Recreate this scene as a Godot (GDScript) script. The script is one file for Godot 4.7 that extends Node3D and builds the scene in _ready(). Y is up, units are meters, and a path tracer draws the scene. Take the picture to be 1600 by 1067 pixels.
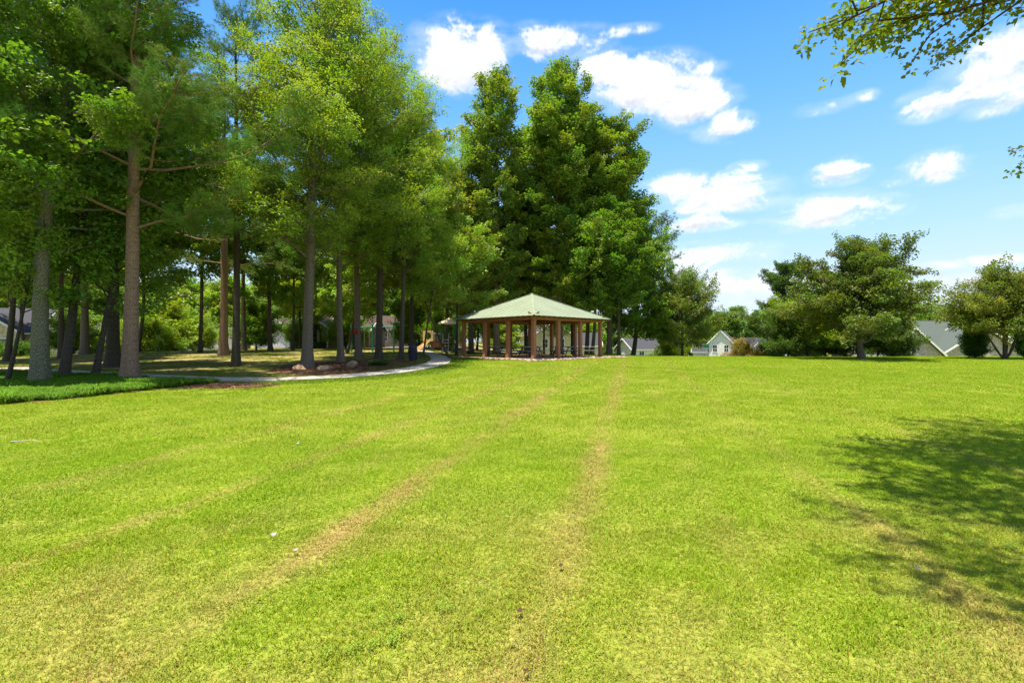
extends Node3D
# A park lawn with a picnic pavilion, a wood on one side and houses beyond. Metres, y up, the camera looks along -z.

const EYE := 1.55

# ------------------------------------------------------------------ mesh builder
class MB:
	var v := PackedVector3Array()
	var n := PackedVector3Array()
	var c := PackedColorArray()
	var i := PackedInt32Array()
	func quad(p: Vector3, q: Vector3, r: Vector3, s: Vector3, nr: Vector3, col := Color.WHITE) -> void:
		var b := v.size()
		for w in [p, q, r, s]:
			v.append(w); n.append(nr); c.append(col)
		if (q - p).cross(r - p).dot(nr) > 0.0:
			i.append_array(PackedInt32Array([b, b + 2, b + 1, b, b + 3, b + 2]))
		else:
			i.append_array(PackedInt32Array([b, b + 1, b + 2, b, b + 2, b + 3]))
	func tri(p: Vector3, q: Vector3, r: Vector3, nr: Vector3, col := Color.WHITE) -> void:
		var b := v.size()
		for w in [p, q, r]:
			v.append(w); n.append(nr); c.append(col)
		if (q - p).cross(r - p).dot(nr) > 0.0:
			i.append_array(PackedInt32Array([b, b + 2, b + 1]))
		else:
			i.append_array(PackedInt32Array([b, b + 1, b + 2]))
	func flat_quad(p: Vector3, q: Vector3, r: Vector3, s: Vector3, out: Vector3, col := Color.WHITE) -> void:
		var nr := (q - p).cross(r - p).normalized()
		if nr.dot(out) < 0.0:
			nr = -nr
		quad(p, q, r, s, nr, col)
	func flat_tri(p: Vector3, q: Vector3, r: Vector3, out: Vector3, col := Color.WHITE) -> void:
		var nr := (q - p).cross(r - p).normalized()
		if nr.dot(out) < 0.0:
			nr = -nr
		tri(p, q, r, nr, col)
	func box(at: Vector3, size: Vector3, t := Transform3D(), col := Color.WHITE) -> void:
		var h := size * 0.5
		for ax in 3:
			for sg in [-1.0, 1.0]:
				var nr := Vector3.ZERO
				nr[ax] = sg
				var a := Vector3.ZERO
				var b := Vector3.ZERO
				a[(ax + 1) % 3] = h[(ax + 1) % 3]
				b[(ax + 2) % 3] = h[(ax + 2) % 3]
				var m := at + nr * h[ax]
				quad(t * (m - a - b), t * (m + a - b), t * (m + a + b), t * (m - a + b), (t.basis * nr).normalized(), col)
	# a bar of square section from p to q
	func bar(p: Vector3, q: Vector3, w: float, hgt: float, col := Color.WHITE) -> void:
		var z := (q - p).normalized()
		var x := z.cross(Vector3.UP if absf(z.y) < 0.98 else Vector3.RIGHT).normalized()
		var y := x.cross(z).normalized()
		box(Vector3.ZERO, Vector3(w, hgt, p.distance_to(q)), Transform3D(Basis(x, y, -z), (p + q) * 0.5), col)
	func tube(p: PackedVector3Array, rad: PackedFloat32Array, sides: int, col := Color.WHITE, rough := 0.0, cap := true) -> void:
		var b := v.size()
		var last := p.size() - 1
		for k in p.size():
			var z := (p[mini(k + 1, last)] - p[maxi(k - 1, 0)]).normalized()
			var ref := Vector3.RIGHT if absf(z.x) < 0.7 else Vector3.BACK
			var x := z.cross(ref).normalized()
			var y := z.cross(x)
			for s in sides:
				var a := TAU * s / sides
				var o := x * cos(a) + y * sin(a)
				var rr := rad[k] * (1.0 + rough * (sin(a * 3.0 + k * 1.7) * 0.5 + sin(a * 5.0 + k * 0.9) * 0.5))
				v.append(p[k] + o * rr); n.append(o); c.append(col)
		for k in last:
			for s in sides:
				var s2 := (s + 1) % sides
				var a0 := b + k * sides + s
				var a1 := b + k * sides + s2
				i.append_array(PackedInt32Array([a0, a1 + sides, a1, a0, a0 + sides, a1 + sides]))
		if cap:
			var e := v.size()
			var nz := (p[last] - p[last - 1]).normalized()
			v.append(p[last] + nz * rad[last] * 0.3); n.append(nz); c.append(col)
			for s in sides:
				i.append_array(PackedInt32Array([b + last * sides + s, e, b + last * sides + (s + 1) % sides]))
	func mesh(m: Material = null) -> ArrayMesh:
		var a := []
		a.resize(Mesh.ARRAY_MAX)
		a[Mesh.ARRAY_VERTEX] = v
		a[Mesh.ARRAY_NORMAL] = n
		a[Mesh.ARRAY_COLOR] = c
		a[Mesh.ARRAY_INDEX] = i
		var am := ArrayMesh.new()
		am.add_surface_from_arrays(Mesh.PRIMITIVE_TRIANGLES, a)
		if m:
			am.surface_set_material(0, m)
		return am

# ------------------------------------------------------------------ naming
var used := {}
var M := {}

func numbered(called: String) -> String:
	used[called] = used.get(called, -1) + 1
	return called if used[called] == 0 else "%s_%03d" % [called, used[called]]

func tag(o: Node, label: String, category: String, group := "", kind := "") -> void:
	if label: o.set_meta("label", label)
	if category: o.set_meta("category", category)
	if group: o.set_meta("group", group)
	if kind: o.set_meta("kind", kind)

func thing(called: String, label: String, category: String, at := Vector3.ZERO, turn := 0.0, group := "") -> Node3D:
	var o := Node3D.new()
	o.name = numbered(called)
	add_child(o)
	o.position = at
	o.rotation.y = turn
	tag(o, label, category, group)
	return o

func part(called: String, mb: MB, m: Material, parent: Node) -> MeshInstance3D:
	var o := MeshInstance3D.new()
	o.name = numbered(called) if parent == self else called
	o.mesh = mb.mesh(m)
	parent.add_child(o, true)
	return o

func structure(called: String, mb: MB, m: Material) -> MeshInstance3D:
	var o := part(called, mb, m, self)
	o.set_meta("kind", "structure")
	return o

func bx(called: String, at: Vector3, size: Vector3, m: Material, parent: Node, t := Transform3D()) -> MeshInstance3D:
	var mb := MB.new()
	mb.box(at, size, t)
	return part(called, mb, m, parent)

# ------------------------------------------------------------------ materials
func lin(r: float, g: float, b: float) -> Color:
	return Color(r, g, b).linear_to_srgb()

func noise_tex(freq: float, ramp: Array, seed_n: int, size := 512, oct := 5, kind := FastNoiseLite.TYPE_SIMPLEX_SMOOTH) -> NoiseTexture2D:
	var t := NoiseTexture2D.new()
	t.width = size; t.height = size
	t.seamless = true
	var f := FastNoiseLite.new()
	f.noise_type = kind
	f.seed = seed_n
	f.frequency = freq
	f.fractal_octaves = oct
	f.fractal_gain = 0.6
	t.noise = f
	if ramp.size():
		var g := Gradient.new()
		var off := PackedFloat32Array()
		var col := PackedColorArray()
		for r in ramp:
			off.append(r[0]); col.append(r[1])
		g.offsets = off
		g.colors = col
		t.color_ramp = g
	return t

func mat(col: Color, rough := 0.8, tex: Texture2D = null, scale := Vector3.ONE, relief: Texture2D = null, relief_cm := 0.0, vertex := false) -> StandardMaterial3D:
	var m := StandardMaterial3D.new()
	m.albedo_color = col
	m.roughness = rough
	m.cull_mode = BaseMaterial3D.CULL_DISABLED
	m.metallic_specular = 0.35
	if tex:
		m.albedo_texture = tex
	if tex or relief:
		m.uv1_triplanar = true
		m.uv1_scale = scale
	if relief:
		m.heightmap_enabled = true
		m.heightmap_texture = relief
		m.heightmap_scale = relief_cm
	m.vertex_color_use_as_albedo = vertex
	return m

func make_materials() -> void:
	var g := func(x): return Color(x, x, x)
	var fine := noise_tex(0.035, [[0.0, g.call(0.62)], [0.45, g.call(0.9)], [1.0, g.call(1.0)]], 3)
	var coarse := noise_tex(0.012, [[0.0, g.call(0.72)], [0.5, g.call(0.92)], [1.0, g.call(1.0)]], 5)
	var rel := noise_tex(0.03, [], 9)
	var furrow := noise_tex(0.02, [], 12, 512, 4, FastNoiseLite.TYPE_CELLULAR)
	M.fine = fine
	M.stain = noise_tex(0.006, [[0.0, g.call(0.88)], [1.0, g.call(1.0)]], 61, 512, 4)
	# bark: long vertical plates
	var bark_tex := noise_tex(0.02, [[0.0, g.call(0.42)], [0.5, g.call(0.8)], [0.75, g.call(1.0)], [1.0, g.call(1.0)]], 21)
	M.bark_pine = mat(lin(0.40, 0.25, 0.17), 0.95, bark_tex, Vector3(3.6, 0.8, 3.6), furrow, 3.0)
	M.bark_grey = mat(lin(0.27, 0.21, 0.155), 0.95, bark_tex, Vector3(3.4, 0.9, 3.4), rel, 3.0)
	M.bark_dark = mat(lin(0.14, 0.11, 0.08), 0.95, bark_tex, Vector3(3.4, 0.9, 3.4), rel, 3.0)
	var lich := noise_tex(0.018, [[0.0, Color(0.40, 0.37, 0.30)], [0.46, Color(0.50, 0.45, 0.37)], [0.54, Color(0.66, 0.69, 0.58)], [1.0, Color(0.78, 0.80, 0.72)]], 33)
	M.bark_lichen = mat(lin(0.66, 0.62, 0.57), 0.95, lich, Vector3(2.6, 1.5, 2.6), rel, 3.0)
	M.bark_pale = mat(lin(0.27, 0.215, 0.16), 0.95, bark_tex, Vector3(3.0, 1.0, 3.0), rel, 3.0)
	# ground
	M.ground = mat(Color.WHITE, 1.0, noise_tex(0.06, [[0.0, g.call(0.5)], [0.5, g.call(0.85)], [1.0, g.call(1.0)]], 41), Vector3(0.6, 0.6, 0.6), rel, 3.0, true)
	M.ground.metallic_specular = 0.1
	M.concrete = mat(lin(0.44, 0.40, 0.34), 0.9, fine, Vector3(0.8, 0.8, 0.8), rel, 0.4)
	M.asphalt = mat(lin(0.16, 0.155, 0.15), 0.9, fine, Vector3(0.3, 0.3, 0.3))
	# foliage
	M.leaf = mat(Color.WHITE, 0.5, null, Vector3.ONE, null, 0.0, true)
	M.leaf.metallic_specular = 0.45
	M.leaf.backlight_enabled = true
	M.leaf.backlight = lin(0.92, 1.0, 0.3)
	M.needle = mat(Color.WHITE, 0.5, null, Vector3.ONE, null, 0.0, true)
	M.needle.metallic_specular = 0.15
	M.needle.backlight_enabled = true
	M.needle.backlight = lin(0.35, 0.4, 0.2)
	M.grass = mat(Color.WHITE, 0.6, null, Vector3.ONE, null, 0.0, true)
	M.grass.metallic_specular = 0.3
	M.grass.backlight_enabled = true
	M.grass.backlight = lin(0.74, 0.8, 0.2)
	# built things
	M.roof_green = mat(lin(0.215, 0.262, 0.185), 0.6, M.stain, Vector3(0.12, 0.12, 0.12))
	M.brown_paint = mat(lin(0.36, 0.17, 0.09), 0.7, coarse, Vector3(0.8, 0.8, 0.8))
	M.steel_dark = mat(lin(0.03, 0.035, 0.035), 0.5)
	M.table_grey = mat(lin(0.34, 0.33, 0.31), 0.7, fine, Vector3(1, 1, 1))
	M.stone = mat(lin(0.42, 0.27, 0.165), 0.95, fine, Vector3(1.2, 1.2, 1.2), rel, 3.0)
	M.stone_pale = mat(lin(0.46, 0.38, 0.28), 0.95, fine, Vector3(2, 2, 2), rel, 2.0)
	M.chip = mat(Color.WHITE, 0.95, null, Vector3.ONE, null, 0.0, true)
	M.bin_blue = mat(lin(0.014, 0.02, 0.04), 0.4)
	M.play_tan = mat(lin(0.62, 0.40, 0.19), 0.45)
	M.play_roof = mat(lin(0.60, 0.50, 0.38), 0.5)
	M.play_green = mat(lin(0.015, 0.12, 0.07), 0.45)
	M.play_brown = mat(lin(0.16, 0.065, 0.035), 0.6)
	M.play_grey = mat(lin(0.35, 0.36, 0.36), 0.45)
	M.red = mat(lin(0.55, 0.015, 0.02), 0.5)
	M.white = mat(lin(0.78, 0.78, 0.76), 0.7, coarse, Vector3(0.4, 0.4, 0.4))
	M.white_trim = mat(lin(0.8, 0.8, 0.78), 0.6)
	M.cream = mat(lin(0.70, 0.60, 0.38), 0.8, coarse, Vector3(0.4, 0.4, 0.4))
	M.tan = mat(lin(0.56, 0.49, 0.40), 0.8, coarse, Vector3(0.4, 0.4, 0.4))
	M.olive = mat(lin(0.20, 0.17, 0.11), 0.8, coarse, Vector3(0.4, 0.4, 0.4))
	M.pinkish = mat(lin(0.52, 0.38, 0.31), 0.8, coarse, Vector3(0.4, 0.4, 0.4))
	var shingle := noise_tex(0.09, [[0.0, g.call(0.5)], [0.5, g.call(0.8)], [1.0, g.call(1.0)]], 51, 512, 3)
	M.sh_green = mat(lin(0.11, 0.14, 0.125), 0.9, shingle, Vector3(0.25, 0.25, 0.25), rel, 1.5)
	M.sh_grey = mat(lin(0.07, 0.073, 0.085), 0.9, shingle, Vector3(0.25, 0.25, 0.25))
	M.sh_brown = mat(lin(0.09, 0.06, 0.048), 0.9, shingle, Vector3(0.25, 0.25, 0.25))
	M.shutter = mat(lin(0.02, 0.022, 0.03), 0.6)
	M.shutter_green = mat(lin(0.03, 0.06, 0.055), 0.6)
	M.glass = mat(lin(0.05, 0.06, 0.07), 0.08)
	M.glass.metallic_specular = 0.6
	M.galv = mat(lin(0.40, 0.41, 0.42), 0.45)
	M.sign_green = mat(lin(0.01, 0.17, 0.09), 0.5)
	M.paper = mat(lin(0.24, 0.23, 0.21), 0.8)
	M.leaf_dry = mat(lin(0.05, 0.026, 0.014), 0.8)
	M.stick = mat(lin(0.42, 0.40, 0.36), 0.9)

# ------------------------------------------------------------------ terrain
var nz1 := FastNoiseLite.new()
var nz2 := FastNoiseLite.new()
var nz3 := FastNoiseLite.new()

func ss(a: float, b: float, x: float) -> float:
	var t := clampf((x - a) / (b - a), 0.0, 1.0)
	return t * t * (3.0 - 2.0 * t)

# d is the distance ahead of the camera (-z)
func h(x: float, d: float) -> float:
	var y := 0.45 * ss(3.0, 36.0, d)
	y += 0.32 * ss(18.0, 46.0, d) * (1.0 - ss(-9.0, -3.0, x))
	y += 0.3 * ss(46.0, 90.0, d) * (1.0 - ss(-9.0, -3.0, x))
	y -= 0.17 * ss(6.0, 18.0, x) * ss(8.0, 30.0, d)
	y -= 5.0 * ss(45.0, 66.0, d) * ss(1.0, 15.0, x - (d - 45.0) * 0.0)
	y -= 2.0 * ss(80.0, 190.0, d) * ss(-10.0, 25.0, x)
	y -= 1.1 * ss(30.0, 52.0, -x) * ss(20.0, 45.0, d)
	return y

func on(x: float, d: float, up := 0.0) -> Vector3:
	return Vector3(x, h(x, d) + up, -d)

var path_line := PackedVector2Array([Vector2(-24, 23.0), Vector2(-18.5, 20.6), Vector2(-13.7, 18.7), Vector2(-11.0, 17.75), Vector2(-8.6, 17.7), Vector2(-6.6, 18.9), Vector2(-5.2, 20.9), Vector2(-4.45, 23.6), Vector2(-4.15, 27.2), Vector2(-4.5, 31.0), Vector2(-5.3, 35.0), Vector2(-6.6, 40.0), Vector2(-8.6, 46.0), Vector2(-11.0, 50.0)])
var bed_poly := PackedVector2Array([Vector2(-23, 9.3), Vector2(-16.0, 10.2), Vector2(-12.9, 10.9), Vector2(-11.6, 12.4), Vector2(-11.1, 14.2), Vector2(-10.6, 15.8), Vector2(-10.1, 16.75), Vector2(-11.5, 17.0), Vector2(-14.0, 17.9), Vector2(-19.0, 19.6), Vector2(-24.0, 21.0)])
var pav_at := Vector2(1.52, 37.1)
const PAV_TURN := 0.767
var PAV_Y := 0.42

func path_gap(x: float, d: float) -> float:
	var best := 1e9
	var p := Vector2(x, d)
	for k in path_line.size() - 1:
		best = minf(best, p.distance_to(Geometry2D.get_closest_point_to_segment(p, path_line[k], path_line[k + 1])))
	return best

func path_d(x: float) -> float:
	if x < path_line[0].x:
		return path_line[0].y + (path_line[0].x - x) * 0.4
	for k in 7:
		if x <= path_line[k + 1].x:
			return lerpf(path_line[k].y, path_line[k + 1].y, (x - path_line[k].x) / (path_line[k + 1].x - path_line[k].x))
	return 1e9

# how far a point lies inside the wood (metres, negative on the lawn)
func wood(x: float, d: float) -> float:
	var a := d - 44.5 if x < 9.0 else -9.0
	if x < -4.2:
		a = maxf(a, minf(d - path_d(minf(x, -4.5)), (-4.2 - x) * 2.0) if d < 45.0 else 1.0)
	return a

func pav_gap(x: float, d: float) -> float:
	var q := Vector2(x - pav_at.x, d - pav_at.y).rotated(-PAV_TURN)
	return maxf(absf(q.x), absf(q.y)) - 3.95

func in_bed(x: float, d: float) -> bool:
	return Geometry2D.is_point_in_polygon(Vector2(x, d), bed_poly)

func dry(x: float, d: float) -> float:
	var n := nz1.get_noise_2d(x, d)
	var m := nz2.get_noise_2d(x, d)
	var a := 0.05 + 0.09 * n + 0.08 * m
	# lines left by the mower's wheels, parallel and about a metre and a half apart
	var u := x - 0.245 * d
	var line := 0.0
	for c in [[-4.22, 0.09, 0.75], [-2.40, 0.12, 0.9], [-0.48, 0.12, 0.9], [2.05, 0.12, 0.45], [-6.3, 0.12, 0.5], [4.6, 0.15, 0.3], [-3.3, 0.07, 0.22], [0.75, 0.09, 0.22]]:
		var e: float = (u + 0.10 * nz1.get_noise_2d(d * 2.0, c[0] * 9.0) - c[0]) / c[1]
		line = maxf(line, exp(-e * e) * c[2] * clampf(0.8 + 0.9 * nz2.get_noise_2d(d * 0.22 + c[0] * 31.0, 4.0), 0.0, 1.2))
	a += line
	a += 0.26 * clampf(0.7 + n * 1.2 + m, 0.0, 1.4) * (1.0 - ss(2.2, 5.5, d))
	a += 0.45 * exp(-(pow((x - 2.75) / 0.55, 2.0) + pow((d - 2.2) / 0.5, 2.0)))
	return clampf(a, 0.0, 1.0)

func lawn_color(x: float, d: float) -> Color:
	var t := dry(x, d)
	var g := nz2.get_noise_2d(x * 0.5 + 40.0, d * 0.5)
	var green := Color(0.226 + 0.03 * g, 0.35 + 0.03 * g, 0.009)
	var straw := Color(0.45, 0.32, 0.13)
	return green.lerp(straw, t * 0.85)

func ground_color(x: float, d: float) -> Color:
	var c := lawn_color(x, d)
	c = c.lerp(Color(0.30, 0.23, 0.09), 0.35)
	var n := nz2.get_noise_2d(x * 1.6, d * 1.6)
	var n2 := nz1.get_noise_2d(x * 0.7 + 90.0, d * 0.7)
	var w := ss(-0.4, 0.8, wood(x, d) + n * 0.8)
	if w > 0.0:
		var floor_c := Color(0.38, 0.31, 0.13).lerp(Color(0.20, 0.22, 0.045), clampf(0.55 + n2 * 1.3 + n * 0.5, 0.0, 1.0))
		# pine straw round the trunks near the boulders
		var straw := ss(0.0, 0.5, 1.0 - pow((x + 7.2) / 4.4, 2.0) - pow((d - 24.5) / 5.2, 2.0) + n * 0.5)
		floor_c = floor_c.lerp(Color(0.255, 0.135, 0.075), straw)
		c = c.lerp(floor_c, w)
	# bare red soil where the bed meets the path, and a soil edge along the bed
	var soil := ss(0.0, 0.6, 1.0 - pow((x + 9.3) / 1.7, 2.0) - pow((d - 15.9) / 1.05, 2.0) + n * 0.8)
	if x < -7.0 and d > 8.0 and d < 20.0 and in_bed(x - 0.22, d + 0.35):
		soil = maxf(soil, 0.8)
	c = c.lerp(Color(0.235, 0.12, 0.065), clampf(soil, 0.0, 1.0))
	# bark mulch round the pavilion
	var pg := pav_gap(x, d)
	if pg < 2.4:
		c = c.lerp(Color(0.26, 0.14, 0.075), 1.0 - ss(0.9, 1.3, pg + n * 0.35 - (0.5 if x < 0.0 else 0.0)))
	return c

func axis_steps(fine_a: float, fine_b: float, step: float, far_a: float, far_b: float) -> PackedFloat32Array:
	var mid := PackedFloat32Array()
	var x := fine_a
	while x < fine_b:
		mid.append(x)
		x += step
	mid.append(fine_b)
	var lo := PackedFloat32Array()
	var s := step
	x = fine_a
	while x > far_a:
		s *= 1.18
		x = maxf(x - s, far_a)
		lo.append(x)
	lo.reverse()
	s = step
	x = fine_b
	while x < far_b:
		s *= 1.18
		x = minf(x + s, far_b)
		mid.append(x)
	lo.append_array(mid)
	return lo

func build_ground() -> void:
	var xs := axis_steps(-26.0, 26.0, 0.3, -900.0, 900.0)
	var ds := axis_steps(-3.0, 54.0, 0.3, -300.0, 1200.0)
	var mb := MB.new()
	for d in ds:
		for x in xs:
			var y := h(x, d)
			mb.v.append(Vector3(x, y + 0.012 * nz2.get_noise_2d(x * 2.0, d * 2.0), -d))
			mb.n.append(Vector3(h(x - 0.5, d) - h(x + 0.5, d), 1.0, h(x, d + 0.5) - h(x, d - 0.5)).normalized())
			mb.c.append(ground_color(x, d))
	var w := xs.size()
	for r in ds.size() - 1:
		for k in w - 1:
			var a := r * w + k
			mb.i.append_array(PackedInt32Array([a, a + w, a + w + 1, a, a + w + 1, a + 1]))
	structure("ground", mb, M.ground)

func multi(called: String, mesh: Mesh, buf: PackedFloat32Array, parent: Node) -> MultiMeshInstance3D:
	var mm := MultiMesh.new()
	mm.transform_format = MultiMesh.TRANSFORM_3D
	mm.use_colors = true
	mm.mesh = mesh
	mm.instance_count = buf.size() / 16
	mm.buffer = buf
	var o := MultiMeshInstance3D.new()
	o.name = numbered(called) if parent == self else called
	o.multimesh = mm
	parent.add_child(o, true)
	return o

func put(buf: PackedFloat32Array, b: Basis, o: Vector3, c: Color) -> void:
	buf.append_array(PackedFloat32Array([b.x.x, b.y.x, b.z.x, o.x, b.x.y, b.y.y, b.z.y, o.y, b.x.z, b.y.z, b.z.z, o.z, c.r, c.g, c.b, 1.0]))

func blade_mesh(count: int, spread: float, tall: float, wide: float, bends: bool, seed_n: int, straw := 0.06) -> ArrayMesh:
	var rng := RandomNumberGenerator.new()
	rng.seed = seed_n
	var mb := MB.new()
	for k in count:
		var a := rng.randf() * TAU
		var r := sqrt(rng.randf()) * spread
		var p := Vector3(cos(a) * r, 0.0, sin(a) * r)
		var yaw := rng.randf() * TAU
		var side := Vector3(cos(yaw), 0, sin(yaw)) * wide * rng.randf_range(0.7, 1.3) * 0.5
		var lean := Vector3(rng.randfn(), 0, rng.randfn()) * 0.95
		var tl := tall * rng.randf_range(0.55, 1.15)
		var up := (Vector3.UP + lean * 0.6).normalized() * tl
		var q := rng.randf()
		var col := Color(rng.randf_range(0.8, 1.2), rng.randf_range(0.85, 1.12), rng.randf_range(0.7, 1.3))
		if q < straw:
			col = Color(rng.randf_range(1.3, 1.9), rng.randf_range(0.72, 0.98), rng.randf_range(6.0, 13.0))
		elif q < straw * 1.35:
			col = Color(rng.randf_range(0.8, 1.2), rng.randf_range(0.38, 0.5), 5.0)
		elif q < straw * 1.35 + 0.05:
			col = Color(0.65, 0.78, 0.8)
		if bends:
			var m := p + up * 0.55
			var tip := p + up + lean * tl * 0.55
			mb.flat_quad(p - side, p + side, m + side * 0.8, m - side * 0.8, Vector3.UP, col)
			mb.flat_tri(m - side * 0.8, m + side * 0.8, tip, Vector3.UP, col)
		else:
			mb.flat_tri(p - side, p + side, p + up + lean * tl * 0.4, Vector3.UP, col)
	return mb.mesh(M.grass)

func build_grass() -> void:
	var rng := RandomNumberGenerator.new()
	rng.seed = 77
	var zones := [
		[1.0, 4.5, 150.0, blade_mesh(60, 0.11, 0.036, 0.0046, true, 1, 0.15), 1.0],
		[4.5, 8.0, 95.0, blade_mesh(60, 0.14, 0.036, 0.006, true, 2, 0.11), 1.0],
		[8.0, 15.0, 44.0, blade_mesh(60, 0.22, 0.036, 0.010, false, 3, 0.07), 1.0],
		[15.0, 27.0, 17.0, blade_mesh(70, 0.36, 0.036, 0.017, false, 4), 1.0],
		[27.0, 46.0, 7.0, blade_mesh(70, 0.6, 0.036, 0.03, false, 5), 1.0],
	]
	for z in zones:
		var buf := PackedFloat32Array()
		var d0: float = z[0] * (0.86 if z[0] > 1.5 else 1.0)
		var d1: float = z[1]
		var wmax := 1.12 * d1 + 2.0
		var step := 1.0 / sqrt(z[2])
		var cols := int(2.0 * wmax / step)
		for k in int((d1 - d0) / step) * cols:
			var d := d0 + (k / cols + rng.randf()) * step
			var x := -wmax + (k % cols + rng.randf()) * step
			if absf(x) > 1.12 * d + 2.0:
				continue
			if rng.randf() > ss(d0, z[0] + 0.01, d) or rng.randf() < ss(d1 * 0.86, d1, d) * (1.0 if d1 < 45.0 else 0.0):
				continue
			if x < -3.4 and d > 9.0:
				if wood(x, d) > 0.1 or in_bed(x, d) or in_bed(x - 0.1, d + 0.25):
					continue
				var pg := path_gap(x, d)
				if pg < 0.68:
					continue
				if pow((x + 9.3) / 1.7, 2.0) + pow((d - 15.9) / 1.05, 2.0) < 0.75 and rng.randf() < 0.9:
					continue
			if d > 28.0 and pav_gap(x, d) < 1.15:
				continue
			if d > 43.0 and x < 9.0:
				continue
			var c := lawn_color(x, d)
			var f := rng.randf_range(0.9, 1.1)
			c = Color(c.r * f, c.g * f, c.b * f)
			var s := rng.randf_range(0.8, 1.2) * (1.0 + 0.25 * nz1.get_noise_2d(x * 1.5, d * 1.5))
			if x < -3.0 and d > 16.0 and path_gap(x, d) < 1.6:
				s *= 1.9
				c = c.lerp(Color(0.09, 0.17, 0.012), 0.6)
			put(buf, Basis(Vector3.UP, rng.randf() * TAU).scaled(Vector3(s, s * rng.randf_range(0.8, 1.25), s)), on(x, d, -0.004), c)
		var o := multi("lawn_grass", z[3], buf, self)
		tag(o, ["short mown grass blades mixed with dry straw, close by", "short mown grass with wheel lines of dry blades", "bright green mown grass of the middle lawn", "bright green mown grass in front of the path", "bright green mown grass around the pavilion and rise"][zones.find(z)], "grass", "", "stuff")
	# thin tall tufts on the floor of the wood
	var tuft := blade_mesh(20, 0.16, 0.12, 0.012, true, 8)
	var buf2 := PackedFloat32Array()
	for k in 26000:
		var d := rng.randf_range(16.0, 58.0)
		var x := rng.randf_range(-46.0, -3.5)
		if wood(x, d) < 0.0 or path_gap(x, d) < 0.72 or in_bed(x, d):
			continue
		var n2 := nz1.get_noise_2d(x * 0.7 + 90.0, d * 0.7)
		var straw := 1.0 - pow((x + 7.2) / 4.4, 2.0) - pow((d - 24.5) / 5.2, 2.0)
		var near := path_gap(x, d) < 1.5
		if not near and (rng.randf() > 0.5 + n2 * 1.3 or straw > 0.15):
			continue
		var s := rng.randf_range(0.5, 1.0) * (1.25 if near else 0.8)
		var c := Color(0.13, 0.185, 0.022).lerp(Color(0.30, 0.27, 0.07), rng.randf() * 0.7)
		put(buf2, Basis(Vector3.UP, rng.randf() * TAU).scaled(Vector3(s, s, s)), on(x, d), c)
	tag(multi("wood_grass", tuft, buf2, self), "thin olive grass growing between the trunks of the wood", "grass", "", "stuff")

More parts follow.
